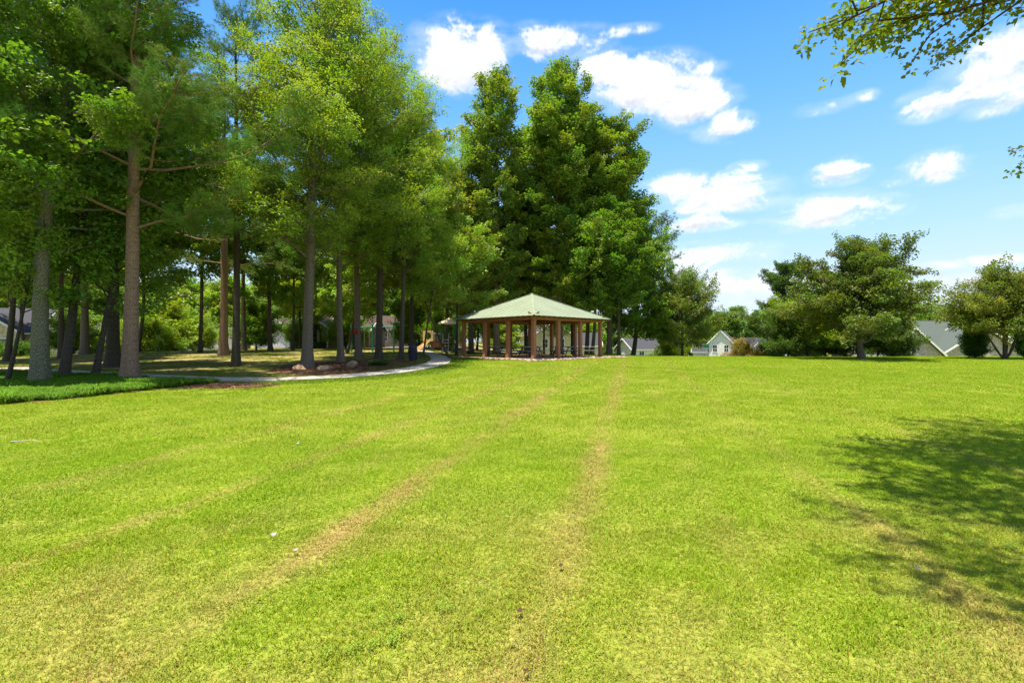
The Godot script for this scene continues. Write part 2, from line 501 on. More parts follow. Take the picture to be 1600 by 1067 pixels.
# ------------------------------------------------------------------ sky
func build_sky() -> PanoramaSkyMaterial:
	var W := 3072
	var H := 1536
	var up_rows := H / 2
	var dens := PackedFloat32Array()
	dens.resize(W * up_rows)
	dens.fill(-1.0)
	# azimuth, elevation, half width, half height in degrees, strength
	var blobs := [
		[-6.4, 29.9, 4.6, 3.5, 1.25], [-8.2, 31.7, 2.8, 1.6, 0.90], [-3.0, 31.1, 2.9, 2.2, 0.90], [5.3, 31.4, 5.1, 1.5, 0.75], [3.0, 32.2, 2.5, 1.0, 0.50], [11.9, 28.7, 4.4, 1.8, 1.10],
		[16.1, 26.8, 5.6, 2.9, 1.25], [20.2, 24.6, 4.2, 2.6, 1.20], [23.5, 22.0, 2.6, 1.5, 0.95], [19.9, 27.6, 3.0, 0.8, 0.70], [13.0, 31.9, 2.4, 0.5, 0.50], [25.8, 17.9, 1.6, 0.7, 0.80],
		[23.5, 15.8, 5.5, 1.8, 0.95], [20.9, 12.8, 3.9, 0.9, 0.75], [23.5, 14.5, 4.9, 1.2, 0.80], [22.5, 9.5, 5.4, 1.4, 0.90], [18.9, 17.0, 3.2, 1.3, 0.80], [33.3, 12.4, 5.4, 1.9, 1.05],
		[33.9, 16.1, 2.4, 1.3, 1.05], [41.0, 15.1, 2.7, 1.4, 1.05], [41.0, 20.4, 2.3, 1.5, 1.00], [33.3, 22.1, 2.4, 0.6, 0.60], [35.9, 22.2, 0.9, 0.5, 0.50], [45.0, 21.6, 3.3, 2.7, 1.20],
		[45.7, 19.0, 2.4, 1.2, 0.90], [38.3, 14.4, 1.0, 0.5, 0.80], [24.7, 5.8, 9.9, 1.8, 0.75], [20.2, 7.4, 5.3, 1.4, 0.70], [30.6, 6.1, 5.0, 1.0, 0.60], [43.5, 6.8, 3.2, 0.5, 0.80],
		[43.8, 5.3, 3.5, 0.6, 0.70], [42.6, 3.6, 4.5, 0.8, 0.60], [46.5, 10.5, 1.4, 0.5, 0.40],
	]
	var rng := RandomNumberGenerator.new()
	rng.seed = 5
	for k in 190:  # clouds out of view, many of them added to raise the fill light
		var az := rng.randf_range(58.0, 302.0)
		var el := rng.randf_range(4.0, 70.0)
		if k >= 150:
			az = rng.randf() * 360.0
			el = rng.randf_range(44.0, 74.0)
		var s := rng.randf_range(2.0, 6.0) * (0.6 + el / 50.0)
		blobs.append([az, el, s * rng.randf_range(1.0, 1.6), s * rng.randf_range(0.3, 0.6), rng.randf_range(0.4, 1.05)])
	for b in blobs:
		var kx: float = 1.0 / maxf(0.3, cos(deg_to_rad(b[1])))
		var r0 := int((90.0 - b[1] - b[3] * 1.9) / 180.0 * H)
		var r1 := int((90.0 - b[1] + b[3] * 1.9) / 180.0 * H)
		var c0 := int((b[0] - b[2] * 1.9 * kx) / 360.0 * W)
		var c1 := int((b[0] + b[2] * 1.9 * kx) / 360.0 * W)
		for r in range(maxi(r0, 0), mini(r1, up_rows)):
			var ey: float = (90.0 - (r + 0.5) * 180.0 / H - b[1]) / b[3]
			if ey < 0.0: ey *= 1.25
			for q in range(c0, c1 + 1):
				var ex: float = ((q + 0.5) * 360.0 / W - b[0]) / (b[2] * kx)
				var v: float = b[4] * (1.0 - (ex * ex + ey * ey))
				var at := r * W + posmod(q, W)
				if v > dens[at]:
					dens[at] = v
	var f := FastNoiseLite.new()
	f.noise_type = FastNoiseLite.TYPE_SIMPLEX_SMOOTH
	f.seed = 11
	f.frequency = 9.0
	f.domain_warp_enabled = true
	f.domain_warp_amplitude = 0.06
	f.domain_warp_frequency = 9.0
	f.domain_warp_fractal_octaves = 4
	f.fractal_octaves = 6
	f.fractal_gain = 0.62
	var f2 := FastNoiseLite.new()
	f2.noise_type = FastNoiseLite.TYPE_SIMPLEX_SMOOTH
	f2.seed = 15
	f2.frequency = 3.0
	f2.fractal_octaves = 4
	var data := PackedFloat32Array()
	data.resize(W * H * 3)
	var stops := [[0.0, Vector3(0.355, 0.395, 0.44)], [5.0, Vector3(0.31, 0.375, 0.44)], [10.0, Vector3(0.225, 0.345, 0.455)], [16.0, Vector3(0.145, 0.29, 0.47)], [25.0, Vector3(0.078, 0.22, 0.47)], [36.0, Vector3(0.034, 0.15, 0.43)], [90.0, Vector3(0.02, 0.09, 0.32)]]
	var cs := PackedFloat32Array()
	var sn := PackedFloat32Array()
	for q in W:
		var az := (q + 0.5) / W * TAU
		cs.append(cos(az)); sn.append(sin(az))
	var at := 0
	for r in up_rows:
		var el := 90.0 - (r + 0.5) * 180.0 / H
		var k := 0
		while k < 5 and el > stops[k + 1][0]: k += 1
		var base: Vector3 = (stops[k][1] as Vector3).lerp(stops[k + 1][1], clampf((el - stops[k][0]) / (stops[k + 1][0] - stops[k][0]), 0.0, 1.0))
		var y := sin(deg_to_rad(el))
		var cy := cos(deg_to_rad(el))
		for q in W:
			var col := base
			var v := dens[r * W + q]
			if v > -0.95:
				var x := sn[q] * cy
				var z := cs[q] * cy
				var n := f.get_noise_3d(x, y * 1.7, z)
				var e := v * 0.85 + n * 1.25 - 0.05
				var wisp := clampf(v * 0.5 + 0.45 + f2.get_noise_3d(x * 3.0, y * 11.0, z * 3.0) * 0.9 + n * 0.5, 0.0, 1.0) * 0.3
				var a := maxf(smoothstep(-0.12, 0.72, e), wisp * smoothstep(-0.95, -0.2, v))
				if a > 0.0:
					var under := clampf(dens[maxi(r - 9, 0) * W + q] - dens[mini(r + 9, up_rows - 1) * W + q], 0.0, 1.0)
					var lit := clampf(1.0 - 0.22 * under * a + 0.30 * (n - f.get_noise_3d(x, (y + 0.012) * 1.7, z)), 0.66, 1.0)
					var white := Vector3(0.47, 0.475, 0.485) * lit
					if el < 12.0:
						white = white.lerp(Vector3(0.375, 0.395, 0.43), 0.7 * (1.0 - el / 12.0))
					col = base.lerp(white, a * (0.97 if el > 11.0 else 0.8))
			data[at] = col.x
			data[at + 1] = col.y
			data[at + 2] = col.z
			at += 3
	for p in range(at, data.size(), 3):
		data[p] = 0.16
		data[p + 1] = 0.22
		data[p + 2] = 0.06
	var im := Image.create_from_data(W, H, false, Image.FORMAT_RGBF, data.to_byte_array())
	var m := PanoramaSkyMaterial.new()
	m.panorama = ImageTexture.create_from_image(im)
	return m

# ------------------------------------------------------------------ trees
var CL := {}

func leaf_clump(count: int, spread: Vector3, ln: float, wd: float, seed_n: int, droop := 0.25) -> ArrayMesh:
	var rng := RandomNumberGenerator.new()
	rng.seed = seed_n
	var mb := MB.new()
	for k in count:
		var p := Vector3(rng.randfn(), rng.randfn(), rng.randfn())
		p = p.normalized() * pow(rng.randf(), 0.42)
		p = p * spread
		var nr := (Vector3.UP * 1.0 + Vector3(rng.randfn(), rng.randfn() * 0.5, rng.randfn()) * 0.62 + p * 0.7).normalized()
		var a := rng.randf() * TAU
		var dir := (Vector3(cos(a), -droop, sin(a)) + p.normalized() * 0.6)
		dir = (dir - nr * dir.dot(nr)).normalized()
		var side := dir.cross(nr)
		var l := ln * rng.randf_range(0.7, 1.25)
		var w := wd * rng.randf_range(0.75, 1.2) * 0.5
		var f := rng.randf_range(0.72, 1.22)
		var col := Color(f * rng.randf_range(0.85, 1.25), f, f * rng.randf_range(0.7, 1.2))
		if rng.randf() < 0.05:
			col = Color(1.9, 1.35, 0.9)
		var m := p + dir * l * 0.45
		var sag := nr * l * 0.10
		mb.flat_tri(p, m + side * w + sag, p + dir * l, nr, col)
		mb.flat_tri(p, p + dir * l, m - side * w + sag, nr, col)
	return mb.mesh(M.leaf)

# a leafy side branch 1.4 m long that runs along +z, leaves turned to the sky
func bough(count: int, ln: float, wd: float, seed_n: int, wide := 0.36, droop := 0.25) -> ArrayMesh:
	var rng := RandomNumberGenerator.new()
	rng.seed = seed_n
	var mb := MB.new()
	var hubs := []
	for k in 9:
		var u := (k + 0.5) / 9.0
		hubs.append(Vector3(rng.randfn() * wide * 0.62, rng.randfn() * wide * 0.4, 0.25 + u * 1.2))
	for k in count:
		var q := Vector3(rng.randfn(), rng.randfn(), rng.randfn()).normalized() * pow(rng.randf(), 0.45)
		var p: Vector3 = hubs[k % 9] + q * Vector3(wide, wide * 0.6, wide) * 0.85
		var nr := (Vector3.UP * 1.0 + Vector3(rng.randfn(), rng.randfn() * 0.5, rng.randfn()) * 0.62 + q * 0.5).normalized()
		var a := rng.randf() * TAU
		var dir := Vector3(cos(a), -droop, sin(a)) + q * 0.6
		dir = (dir - nr * dir.dot(nr)).normalized()
		var side := dir.cross(nr)
		var l := ln * rng.randf_range(0.7, 1.25)
		var w := wd * rng.randf_range(0.75, 1.2) * 0.5
		var f := rng.randf_range(0.72, 1.22)
		var col := Color(f * rng.randf_range(0.85, 1.25), f, f * rng.randf_range(0.7, 1.2))
		if rng.randf() < 0.04:
			col = Color(1.9, 1.35, 0.9)
		var m := p + dir * l * 0.45
		var sag := nr * l * 0.10
		mb.flat_tri(p, m + side * w + sag, p + dir * l, nr, col)
		mb.flat_tri(p, p + dir * l, m - side * w + sag, nr, col)
	return mb.mesh(M.leaf)

func needle_bough(tufts: int, per: int, ln: float, wd: float, seed_n: int) -> ArrayMesh:
	var rng := RandomNumberGenerator.new()
	rng.seed = seed_n
	var mb := MB.new()
	for t in tufts:
		var u := pow((t + 0.5) / tufts, 0.75)
		var o := Vector3(rng.randfn() * 0.26 * (0.4 + u), rng.randfn() * 0.13, 0.15 + u * 1.25)
		var ax := Vector3(rng.randfn() * 0.55 + o.x, 0.25 + rng.randfn() * 0.3, 1.0).normalized()
		var tone := rng.randf_range(0.75, 1.25)
		for k in per:
			var r := Vector3(rng.randfn(), rng.randfn(), rng.randfn()).normalized()
			var dir := (r + ax * 0.55).normalized()
			var l := ln * rng.randf_range(0.7, 1.1)
			var p := o - ax * rng.randf() * 0.16
			var side := dir.cross(Vector3(rng.randfn(), rng.randfn(), rng.randfn())).normalized() * wd * 0.5
			var col := Color(tone * rng.randf_range(0.85, 1.3), tone, tone * rng.randf_range(0.8, 1.1))
			mb.flat_tri(p - side, p + side, p + dir * l + Vector3.DOWN * l * 0.10, Vector3.UP, col)
	return mb.mesh(M.needle)

func make_clumps() -> void:
	CL.broad = [bough(170, 0.14, 0.108, 101), bough(170, 0.135, 0.10, 102), bough(170, 0.14, 0.105, 112)]
	CL.small = [bough(270, 0.11, 0.056, 103), bough(270, 0.11, 0.052, 104), bough(270, 0.105, 0.054, 113)]
	CL.far = [bough(150, 0.19, 0.145, 105, 0.42), bough(150, 0.185, 0.14, 106, 0.42), bough(150, 0.19, 0.145, 114, 0.42)]
	CL.twig = [bough(96, 0.12, 0.08, 107, 0.26, 0.7)]
	CL.needle = [needle_bough(26, 34, 0.21, 0.009, 108), needle_bough(26, 34, 0.2, 0.009, 109)]
	CL.needle_far = [needle_bough(15, 22, 0.26, 0.016, 110)]
	CL.dense = [bough(170, 0.15, 0.09, 111)]
	CL.weed = [leaf_clump(40, Vector3(0.3, 0.3, 0.3), 0.12, 0.07, 111)]

func prof(t: float, shape: String) -> float:
	match shape:
		"poplar":
			return lerpf(0.68, 1.0, minf(t * 2.0, 1.0)) * sqrt(maxf(0.04, 1.0 - pow(maxf(0.0, t - 0.45) / 0.55, 2.6)))
		"column":
			return lerpf(0.8, 1.0, minf(t * 4.0, 1.0)) * pow(1.0 - t, 0.4) + 0.06
		"dome":
			return sqrt(maxf(0.0, 1.0 - pow(t, 2.2))) + 0.06
		"round":
			return sqrt(maxf(0.02, 1.0 - pow(2.0 * t - 0.85, 2.0) / 1.4)) 
		"pine":
			return (0.75 + 0.25 * sin(t * 9.0)) * pow(1.0 - t, 0.5) + 0.1
	return pow(sin(PI * (0.14 + 0.82 * t)), 0.7)

# o: px-free description in metres: x, d, H, r, cb (crown base), R, shape, leaf, tint, bark, n (limbs), lean, seed, dens, cs (clump size)
func tree(called: String, label: String, group: String, o: Dictionary) -> Node3D:
	var rng := RandomNumberGenerator.new()
	rng.seed = o.seed
	var root := thing(called, label, "shrub" if o.has("shrub") else "tree", on(o.x, o.d, -0.04), 0.0, group)
	var H: float = o.H
	var r0: float = o.r * 0.78
	var cb: float = o.cb
	var R: float = o.R
	var shape: String = o.get("shape", "oval")
	var leaf: String = o.get("leaf", "broad")
	var lean: Vector2 = o.get("lean", Vector2.ZERO)
	var tint: Color = o.get("tint", Color(0.06, 0.115, 0.018))
	var pine := leaf.begins_with("needle")
	var dens: float = o.get("dens", 1.0) * 1.05
	var cs: float = o.get("cs", 1.0) * 1.08
	var mb := MB.new()
	var buf := PackedFloat32Array()
	var bend: Vector2 = Vector2(rng.randfn(), rng.randfn()) * 0.012 * H * o.get("wob", 1.0)
	var trunk_at := func(y: float) -> Vector3:
		var t: float = y / H
		var w: float = sin(t * 5.0) * (1.0 - 0.3 * t)
		return Vector3(lean.x * pow(t, 0.8) + bend.x * w, y, -lean.y * pow(t, 0.8) + bend.y * w)
	var rad_at := func(y: float) -> float:
		return r0 * (pow(maxf(0.0, 1.0 - y / H), 0.75) * 0.95 + 0.03) * (1.0 + 0.7 * exp(-y / (0.7 * r0 + 0.24)))
	var tp := PackedVector3Array()
	var tr := PackedFloat32Array()
	for y in [0.0, 0.12, 0.3, 0.55, 0.95]:
		tp.append(trunk_at.call(y)); tr.append(rad_at.call(y))
	for k in range(1, 15):
		var y := lerpf(0.95, H * 0.97, k / 14.0)
		tp.append(trunk_at.call(y)); tr.append(rad_at.call(y))
	mb.tube(tp, tr, 11, Color.WHITE, 0.07)
	var leafy := func(p: Vector3, dir: Vector3, size: float) -> void:
		var sc: float = size * rng.randf_range(0.9, 1.15)
		var z := dir.normalized()
		if absf(z.y) > 0.93:
			z = (z + Vector3(rng.randfn(), 0.0, rng.randfn()) * 0.6).normalized()
		var x := Vector3.UP.cross(z).normalized()
		var b := Basis(x, z.cross(x), z) * Basis(Vector3.BACK, rng.randfn() * 0.3)
		if rng.randf() < 0.5:
			b = b * Basis(Vector3.LEFT, Vector3.UP, Vector3.BACK)
		var f := rng.randf_range(0.8, 1.2)
		var yel := rng.randf_range(0.85, 1.3)
		put(buf, b.scaled(Vector3(sc, sc, sc)), p, Color(tint.r * f * yel * 2.75, tint.g * f * 2.6, tint.b * f * 2.4))
	var limb := func(a: Vector3, dir0: Vector3, L: float, rb: float, lift: float, first: float) -> void:
		var steps := maxi(4, int(L / 0.8))
		var p := a
		var dir := dir0
		var lp := PackedVector3Array([p])
		var lr := PackedFloat32Array([rb])
		var sl := L / steps
		for s in steps:
			dir = (dir + Vector3(rng.randfn(), rng.randfn(), rng.randfn()) * 0.13 + Vector3.UP * lift).normalized()
			if aim.size():
				dir = (dir + (aim[0] - p).normalized() * 0.9).normalized()
			p += dir * sl
			lp.append(p)
			lr.append(lerpf(rb, 0.012, pow((s + 1.0) / steps, 0.8)))
			var t: float = (s + 1.0) / steps
			if t < first:
				continue
			# side branches
			var nb := int(round((1.5 if pine else 2.2) * sl * dens + rng.randf()))
			for q in nb:
				var sd: float = (1.0 if (s + q) % 2 == 0 else -1.0)
				var out := dir.cross(Vector3.UP).normalized() * sd
				var bd := (dir * rng.randf_range(0.3, 0.9) + out * rng.randf_range(0.6, 1.0) + Vector3.UP * rng.randf_range(-0.25, 0.5)).normalized()
				var bl := clampf((0.32 * L * (1.25 - t) + 0.55) * rng.randf_range(0.7, 1.25), 0.8 if L > 1.5 else 0.4, 2.0) * cs
				var e := p - dir * sl * rng.randf()
				var e1 := e + bd * bl * 0.55 + Vector3.UP * 0.04
				var e2 := e1 + (bd + Vector3(rng.randfn(), rng.randfn() * 0.6, rng.randfn()) * 0.3).normalized() * bl * 0.45
				mb.tube(PackedVector3Array([e, e1, e2]), PackedFloat32Array([maxf(0.012, lr[lr.size() - 1] * 0.5), 0.012, 0.006]), 3, Color.WHITE, 0.0, false)
				leafy.call(e, e2 - e, bl / 1.4)
		leafy.call(p - dir * 0.5 * cs, dir, 0.9 * cs)
		mb.tube(lp, lr, 5, Color.WHITE, 0.0)
	if o.has("ends"):
		for e in o.ends:
			var a: Vector3 = trunk_at.call(e[3])
			var to: Vector3 = Vector3(e[0] - o.x, e[1] - root.position.y, -e[2] + o.d)
			var L := a.distance_to(to)
			aim = [to]
			limb.call(a, (to - a).normalized(), L, 0.006 * L + 0.012, 0.0, e[4])
		aim = []
	var n: int = o.get("n", 30)
	var lump: float = o.get("lump", 0.2)
	var ph := rng.randf() * TAU
	for k in n:
		var t: float = pow((k + 0.5) / n, o.get("even", 1.0))
		var y: float = lerpf(cb, H * 0.95, t)
		var L := R * prof(t, shape) * rng.randf_range(0.66, 1.14)
		var az := k * 2.39996 + rng.randfn() * 0.3
		L *= 1.0 + lump * sin(az * 2.0 + ph) * sin(t * 8.0 + ph * 2.0) + lump * 0.6 * sin(az * 3.0 - ph + t * 5.0)
		var up: float = lerpf(o.get("up0", 0.3), o.get("up1", 0.85), t) + rng.randfn() * 0.12
		var dir := Vector3(cos(az) * cos(up), sin(up), sin(az) * cos(up))
		var ys := maxf(cb * 0.6, y - L * 0.35 * sin(maxf(up, 0.0)))
		var rt: float = rad_at.call(ys)
		limb.call(trunk_at.call(ys), dir, L, minf(rt * (0.36 if pine else 0.5), 0.012 * L + 0.012), o.get("lift", 0.03), o.get("first", 0.16 if shape == "column" else 0.3))
	# leading shoot
	var top: Vector3 = trunk_at.call(H * 0.97)
	for k in int(6 * dens):
		leafy.call(top + Vector3(rng.randfn() * 0.3, rng.randf_range(-1.6, -0.6), rng.randfn() * 0.3), Vector3(rng.randfn() * 0.4, 1.0, rng.randfn() * 0.4), 0.85 * cs)
	# stems that leave the foot of the trunk
	for s in o.get("stems", []):
		var sp := PackedVector3Array()
		var sr := PackedFloat32Array()
		for k in 9:
			var u := k / 8.0
			sp.append(Vector3(s[0] * pow(u, 0.7) + sin(u * 4.0) * 0.08, u * s[2], s[1] * pow(u, 0.7)))
			sr.append(lerpf(s[3], s[3] * 0.35, u))
		mb.tube(sp, sr, 7, Color.WHITE, 0.08)
	var bark: Material = M[o.get("bark", "bark_grey")]
	part("trunk", mb, bark, root)
	var list: Array = CL[leaf]
	var crown := multi("crown", list[o.seed % list.size()], buf, root)
	crown.set_meta("kind", "stuff")
	clump_total += buf.size() / 16
	return root

var clump_total := 0
var aim := []

func px(p: float, d: float) -> float:
	return (p - 800.0) * d / 760.0

func build_trees() -> void:
	var deep := Color(0.048, 0.10, 0.014)
	var mid := Color(0.062, 0.120, 0.016)
	var lite := Color(0.090, 0.150, 0.020)
	var olive := Color(0.088, 0.128, 0.024)
	var pineg := Color(0.046, 0.088, 0.016)
	var wood_group := "trees of the wood beside the lawn"
	# ---- front row, left
	tree("pine_tree", "tall pine with straight reddish brown trunk at the edge of the ground cover", wood_group, {x = px(202, 17.0), d = 17.0, H = 19.0, r = 0.31, cb = 5.6, R = 6.0, shape = "pine", leaf = "needle", tint = pineg, bark = "bark_pine", n = 34, up0 = 0.05, up1 = 0.85, lift = 0.05, first = 0.45, seed = 1, lean = Vector2(0.3, 0.0), dens = 1.7, wob = 0.3})
	tree("broadleaf_tree", "thick trunk mottled with pale lichen rising from the ground cover", wood_group, {x = px(62, 16.4), d = 16.4, H = 16.0, r = 0.31, cb = 4.6, R = 5.0, leaf = "broad", tint = deep, bark = "bark_lichen", n = 34, seed = 2, lean = Vector2(0.9, 0.5), dens = 0.9})
	tree("broadleaf_tree", "dark mossy leaning trunk behind the lichen covered tree", wood_group, {x = px(97, 17.6), d = 17.6, H = 14.0, r = 0.2, cb = 4.4, R = 3.6, leaf = "broad", tint = mid, bark = "bark_dark", n = 26, seed = 3, lean = Vector2(0.5, 1.2)})
	tree("understory_tree", "thin bent stem with few leaves beside the lichen covered trunk", wood_group, {x = px(8, 16.6), d = 16.6, H = 5.4, r = 0.09, cb = 2.5, R = 2.0, leaf = "broad", tint = lite, bark = "bark_dark", n = 11, seed = 4, lean = Vector2(1.1, 0.0), dens = 0.7})
	tree("understory_tree", "short crooked mossy trunk forking low beside the tall pine", wood_group, {x = px(146, 18.6), d = 18.6, H = 6.5, r = 0.15, cb = 2.4, R = 2.5, leaf = "broad", tint = mid, bark = "bark_dark", n = 15, seed = 5, lean = Vector2(0.9, 0.3), dens = 0.8})
	tree("broadleaf_tree", "broad dark trunk standing right behind the tall pine", wood_group, {x = px(176, 24.0), d = 24.0, H = 18.0, r = 0.36, cb = 4.6, R = 5.4, leaf = "broad", tint = deep, bark = "bark_dark", n = 36, seed = 6})
	tree("broadleaf_tree", "brown trunk farther back between the mossy trunks", wood_group, {x = px(132, 36.0), d = 36.0, H = 19.0, r = 0.34, cb = 5.0, R = 5.5, leaf = "far", tint = mid, bark = "bark_grey", n = 34, seed = 7})
	tree("broadleaf_tree", "leafy tree at the outer end of the ground cover bed", wood_group, {x = -21.5, d = 18.5, H = 15.0, r = 0.3, cb = 3.2, R = 5.0, leaf = "broad", tint = mid, bark = "bark_dark", n = 34, seed = 8})
	# ---- pines between the path and the road
	tree("pine_tree", "slim dark pine trunk rising from bare floor near the path bend", wood_group, {x = px(368, 24.5), d = 24.5, H = 18.5, r = 0.24, cb = 6.2, R = 4.3, shape = "pine", leaf = "needle", tint = pineg, bark = "bark_dark", n = 30, up0 = 0.0, up1 = 0.8, first = 0.42, seed = 9, wob = 0.3})
	tree("pine_tree", "stout brown pine trunk behind the slim dark pine", wood_group, {x = px(349, 34.0), d = 34.0, H = 23.0, r = 0.36, cb = 6.0, R = 5.0, shape = "pine", leaf = "needle_far", tint = pineg, bark = "bark_pine", n = 32, up0 = 0.0, up1 = 0.8, first = 0.42, seed = 10, wob = 0.3})
	tree("pine_tree", "far slender pine trunk just beyond the stout brown pine", wood_group, {x = px(381, 47.0), d = 47.0, H = 22.0, r = 0.28, cb = 7.5, R = 4.0, shape = "pine", leaf = "needle_far", tint = pineg, bark = "bark_grey", n = 24, seed = 11, wob = 0.3})
	# ---- the middle of the wood
	tree("oak_tree", "large oak with pale grey patched trunk behind the boulders", wood_group, {x = px(479, 23.6), d = 23.6, H = 21.5, r = 0.33, cb = 5.2, R = 5.7, leaf = "small", dens = 0.85, tint = Color(0.084, 0.138, 0.022), bark = "bark_pale", n = 52, seed = 12, up0 = 0.2, wob = 0.4, lean = Vector2(0.5, 0.0)})
	tree("oak_tree", "straight oak trunk between two boulders in the pine straw", wood_group, {x = px(532, 27.5), d = 27.5, H = 20.5, r = 0.24, cb = 5.6, R = 4.9, leaf = "small", dens = 0.85, tint = Color(0.084, 0.138, 0.022), bark = "bark_grey", n = 44, seed = 13, wob = 0.4})
	tree("oak_tree", "oak whose trunk carries a small red marker", wood_group, {x = px(560, 31.0), d = 31.0, H = 19.5, r = 0.27, cb = 5.4, R = 4.6, leaf = "small", tint = mid, bark = "bark_grey", n = 40, seed = 14, lean = Vector2(-0.5, 0.2), wob = 0.4})
	tree("oak_tree", "dark trunked oak in front of the swing set", wood_group, {x = px(591, 30.5), d = 30.5, H = 20.0, r = 0.28, cb = 5.4, R = 4.7, leaf = "small", dens = 0.85, tint = Color(0.084, 0.138, 0.022), bark = "bark_dark", n = 42, seed = 15, wob = 0.4})
	tree("oak_tree", "oak with a slightly leaning trunk beside the waste bin", wood_group, {x = px(626, 30.0), d = 30.0, H = 17.5, r = 0.2, cb = 5.0, R = 4.4, leaf = "small", tint = lite, bark = "bark_dark", n = 40, seed = 16, lean = Vector2(0.4, 0.3), wob = 0.5})
	tree("broadleaf_tree", "dark trunk right behind the waste bin", wood_group, {x = px(642, 38.0), d = 38.0, H = 19.0, r = 0.24, cb = 5.0, R = 4.6, leaf = "far", tint = olive, bark = "bark_dark", n = 36, seed = 17})
	tree("understory_tree", "thin stem leaning outward between waste bin and play structure", wood_group, {x = px(660, 33.0), d = 33.0, H = 8.5, r = 0.09, cb = 3.6, R = 2.8, leaf = "broad", tint = lite, bark = "bark_dark", n = 18, seed = 18, lean = Vector2(1.2, 0.0)})
	tree("understory_tree", "thin trunk leaning steeply in front of the play structure", wood_group, {x = px(704, 34.5), d = 34.5, H = 9.5, r = 0.1, cb = 4.2, R = 3.2, leaf = "broad", tint = lite, bark = "bark_dark", n = 22, seed = 19, lean = Vector2(-3.6, 0.0)})
	tree("broadleaf_tree", "slim tree with low light green leaves beside the pavilion", wood_group, {x = px(713, 39.0), d = 39.0, H = 11.0, r = 0.13, cb = 3.4, R = 3.8, leaf = "broad", tint = lite, bark = "bark_dark", n = 32, seed = 20})
	tree("broadleaf_tree", "stout dark trunk seen beside the outer pavilion column", wood_group, {x = px(736, 46.0), d = 46.0, H = 19.0, r = 0.34, cb = 4.8, R = 4.6, leaf = "far", tint = olive, bark = "bark_dark", n = 36, seed = 21})
	tree("broadleaf_tree", "slim straight trunk on the lit floor beyond the pines", wood_group, {x = px(422, 46.0), d = 46.0, H = 18.0, r = 0.26, cb = 4.4, R = 4.6, leaf = "far", tint = mid, bark = "bark_dark", n = 32, seed = 22})
	tree("broadleaf_tree", "thin dark trunk next to the pale garage", wood_group, {x = px(457, 48.0), d = 48.0, H = 17.0, r = 0.18, cb = 4.4, R = 4.4, leaf = "far", tint = lite, bark = "bark_dark", n = 30, seed = 23})
	tree("understory_tree", "dark leaning trunk left standing by the swing set post", wood_group, {x = px(541, 38.0), d = 38.0, H = 10.0, r = 0.16, cb = 4.0, R = 3.4, leaf = "far", tint = lite, bark = "bark_dark", n = 22, seed = 24, lean = Vector2(1.6, 0.0)})
	# ---- tall trees behind the pavilion
	var pav_group := "tall trees behind the pavilion"
	tree("poplar_tree", "tall tulip poplar with pale trunk behind the pavilion's higher corner", pav_group, {x = px(776, 46.0), d = 46.0, H = 27.0, r = 0.42, cb = 5.0, R = 4.3, shape = "poplar", leaf = "far", tint = Color(0.078, 0.13, 0.02), lump = 0.13, dens = 1.0, up1 = 0.75, bark = "bark_pale", n = 84, seed = 25, up0 = 0.5, wob = 0.3})
	tree("poplar_tree", "tallest tulip poplar, pointed crown above the pavilion roof", pav_group, {x = px(874, 47.0), d = 47.0, H = 28.2, r = 0.44, cb = 5.0, R = 5.0, shape = "poplar", leaf = "far", tint = Color(0.074, 0.125, 0.018), lump = 0.13, dens = 1.0, up1 = 0.75, bark = "bark_pale", n = 90, seed = 26, up0 = 0.5, wob = 0.3})
	tree("poplar_tree", "broad topped poplar on the outer side of the tallest one", pav_group, {x = px(952, 48.0), d = 48.0, H = 24.0, r = 0.36, cb = 4.6, R = 4.7, shape = "poplar", leaf = "far", tint = Color(0.066, 0.115, 0.018), lump = 0.13, dens = 1.0, up1 = 0.75, bark = "bark_grey", n = 84, seed = 27, up0 = 0.5, wob = 0.4})
	tree("poplar_tree", "shorter poplar filling the space between the two tallest", pav_group, {x = px(826, 50.0), d = 50.0, H = 23.5, r = 0.3, cb = 5.0, R = 4.0, shape = "poplar", leaf = "far", tint = lite, bark = "bark_grey", n = 56, seed = 35, up0 = 0.5, up1 = 0.75})
	tree("poplar_tree", "shorter poplar between the tallest and the broad topped one", pav_group, {x = px(916, 52.0), d = 52.0, H = 25.5, r = 0.3, cb = 6.0, R = 4.2, shape = "poplar", leaf = "far", tint = mid, bark = "bark_grey", n = 56, seed = 36, up0 = 0.5, up1 = 0.75})
	tree("maple_tree", "dense maple with spreading low boughs at the open end of the grove", pav_group, {x = px(988, 50.0), d = 50.0, H = 16.5, r = 0.3, cb = 2.6, R = 4.5, shape = "round", leaf = "far", tint = mid, bark = "bark_dark", n = 54, seed = 28})
	tree("pine_tree", "pine showing dark tufts beyond the maple", pav_group, {x = px(1036, 57.0), d = 57.0, H = 19.5, r = 0.3, cb = 8.0, R = 4.6, shape = "pine", leaf = "needle_far", tint = Color(0.035, 0.065, 0.02), bark = "bark_dark", n = 24, seed = 29, cs = 1.3})
	tree("broadleaf_tree", "leafy tree between the poplars with dark trunk under the roof line", pav_group, {x = px(822, 52.0), d = 52.0, H = 19.0, r = 0.26, cb = 3.4, R = 4.8, leaf = "far", tint = deep, bark = "bark_dark", n = 44, seed = 30})
	tree("broadleaf_tree", "leafy tree close behind the lower pavilion corner", pav_group, {x = px(925, 46.0), d = 46.0, H = 15.0, r = 0.22, cb = 3.6, R = 4.2, leaf = "far", tint = mid, bark = "bark_dark", n = 40, seed = 31})
	tree("broadleaf_tree", "thin dark trunk seen through the pavilion's open bay", pav_group, {x = px(894, 55.0), d = 55.0, H = 17.0, r = 0.2, cb = 4.0, R = 4.4, leaf = "far", tint = deep, bark = "bark_dark", n = 34, seed = 32})
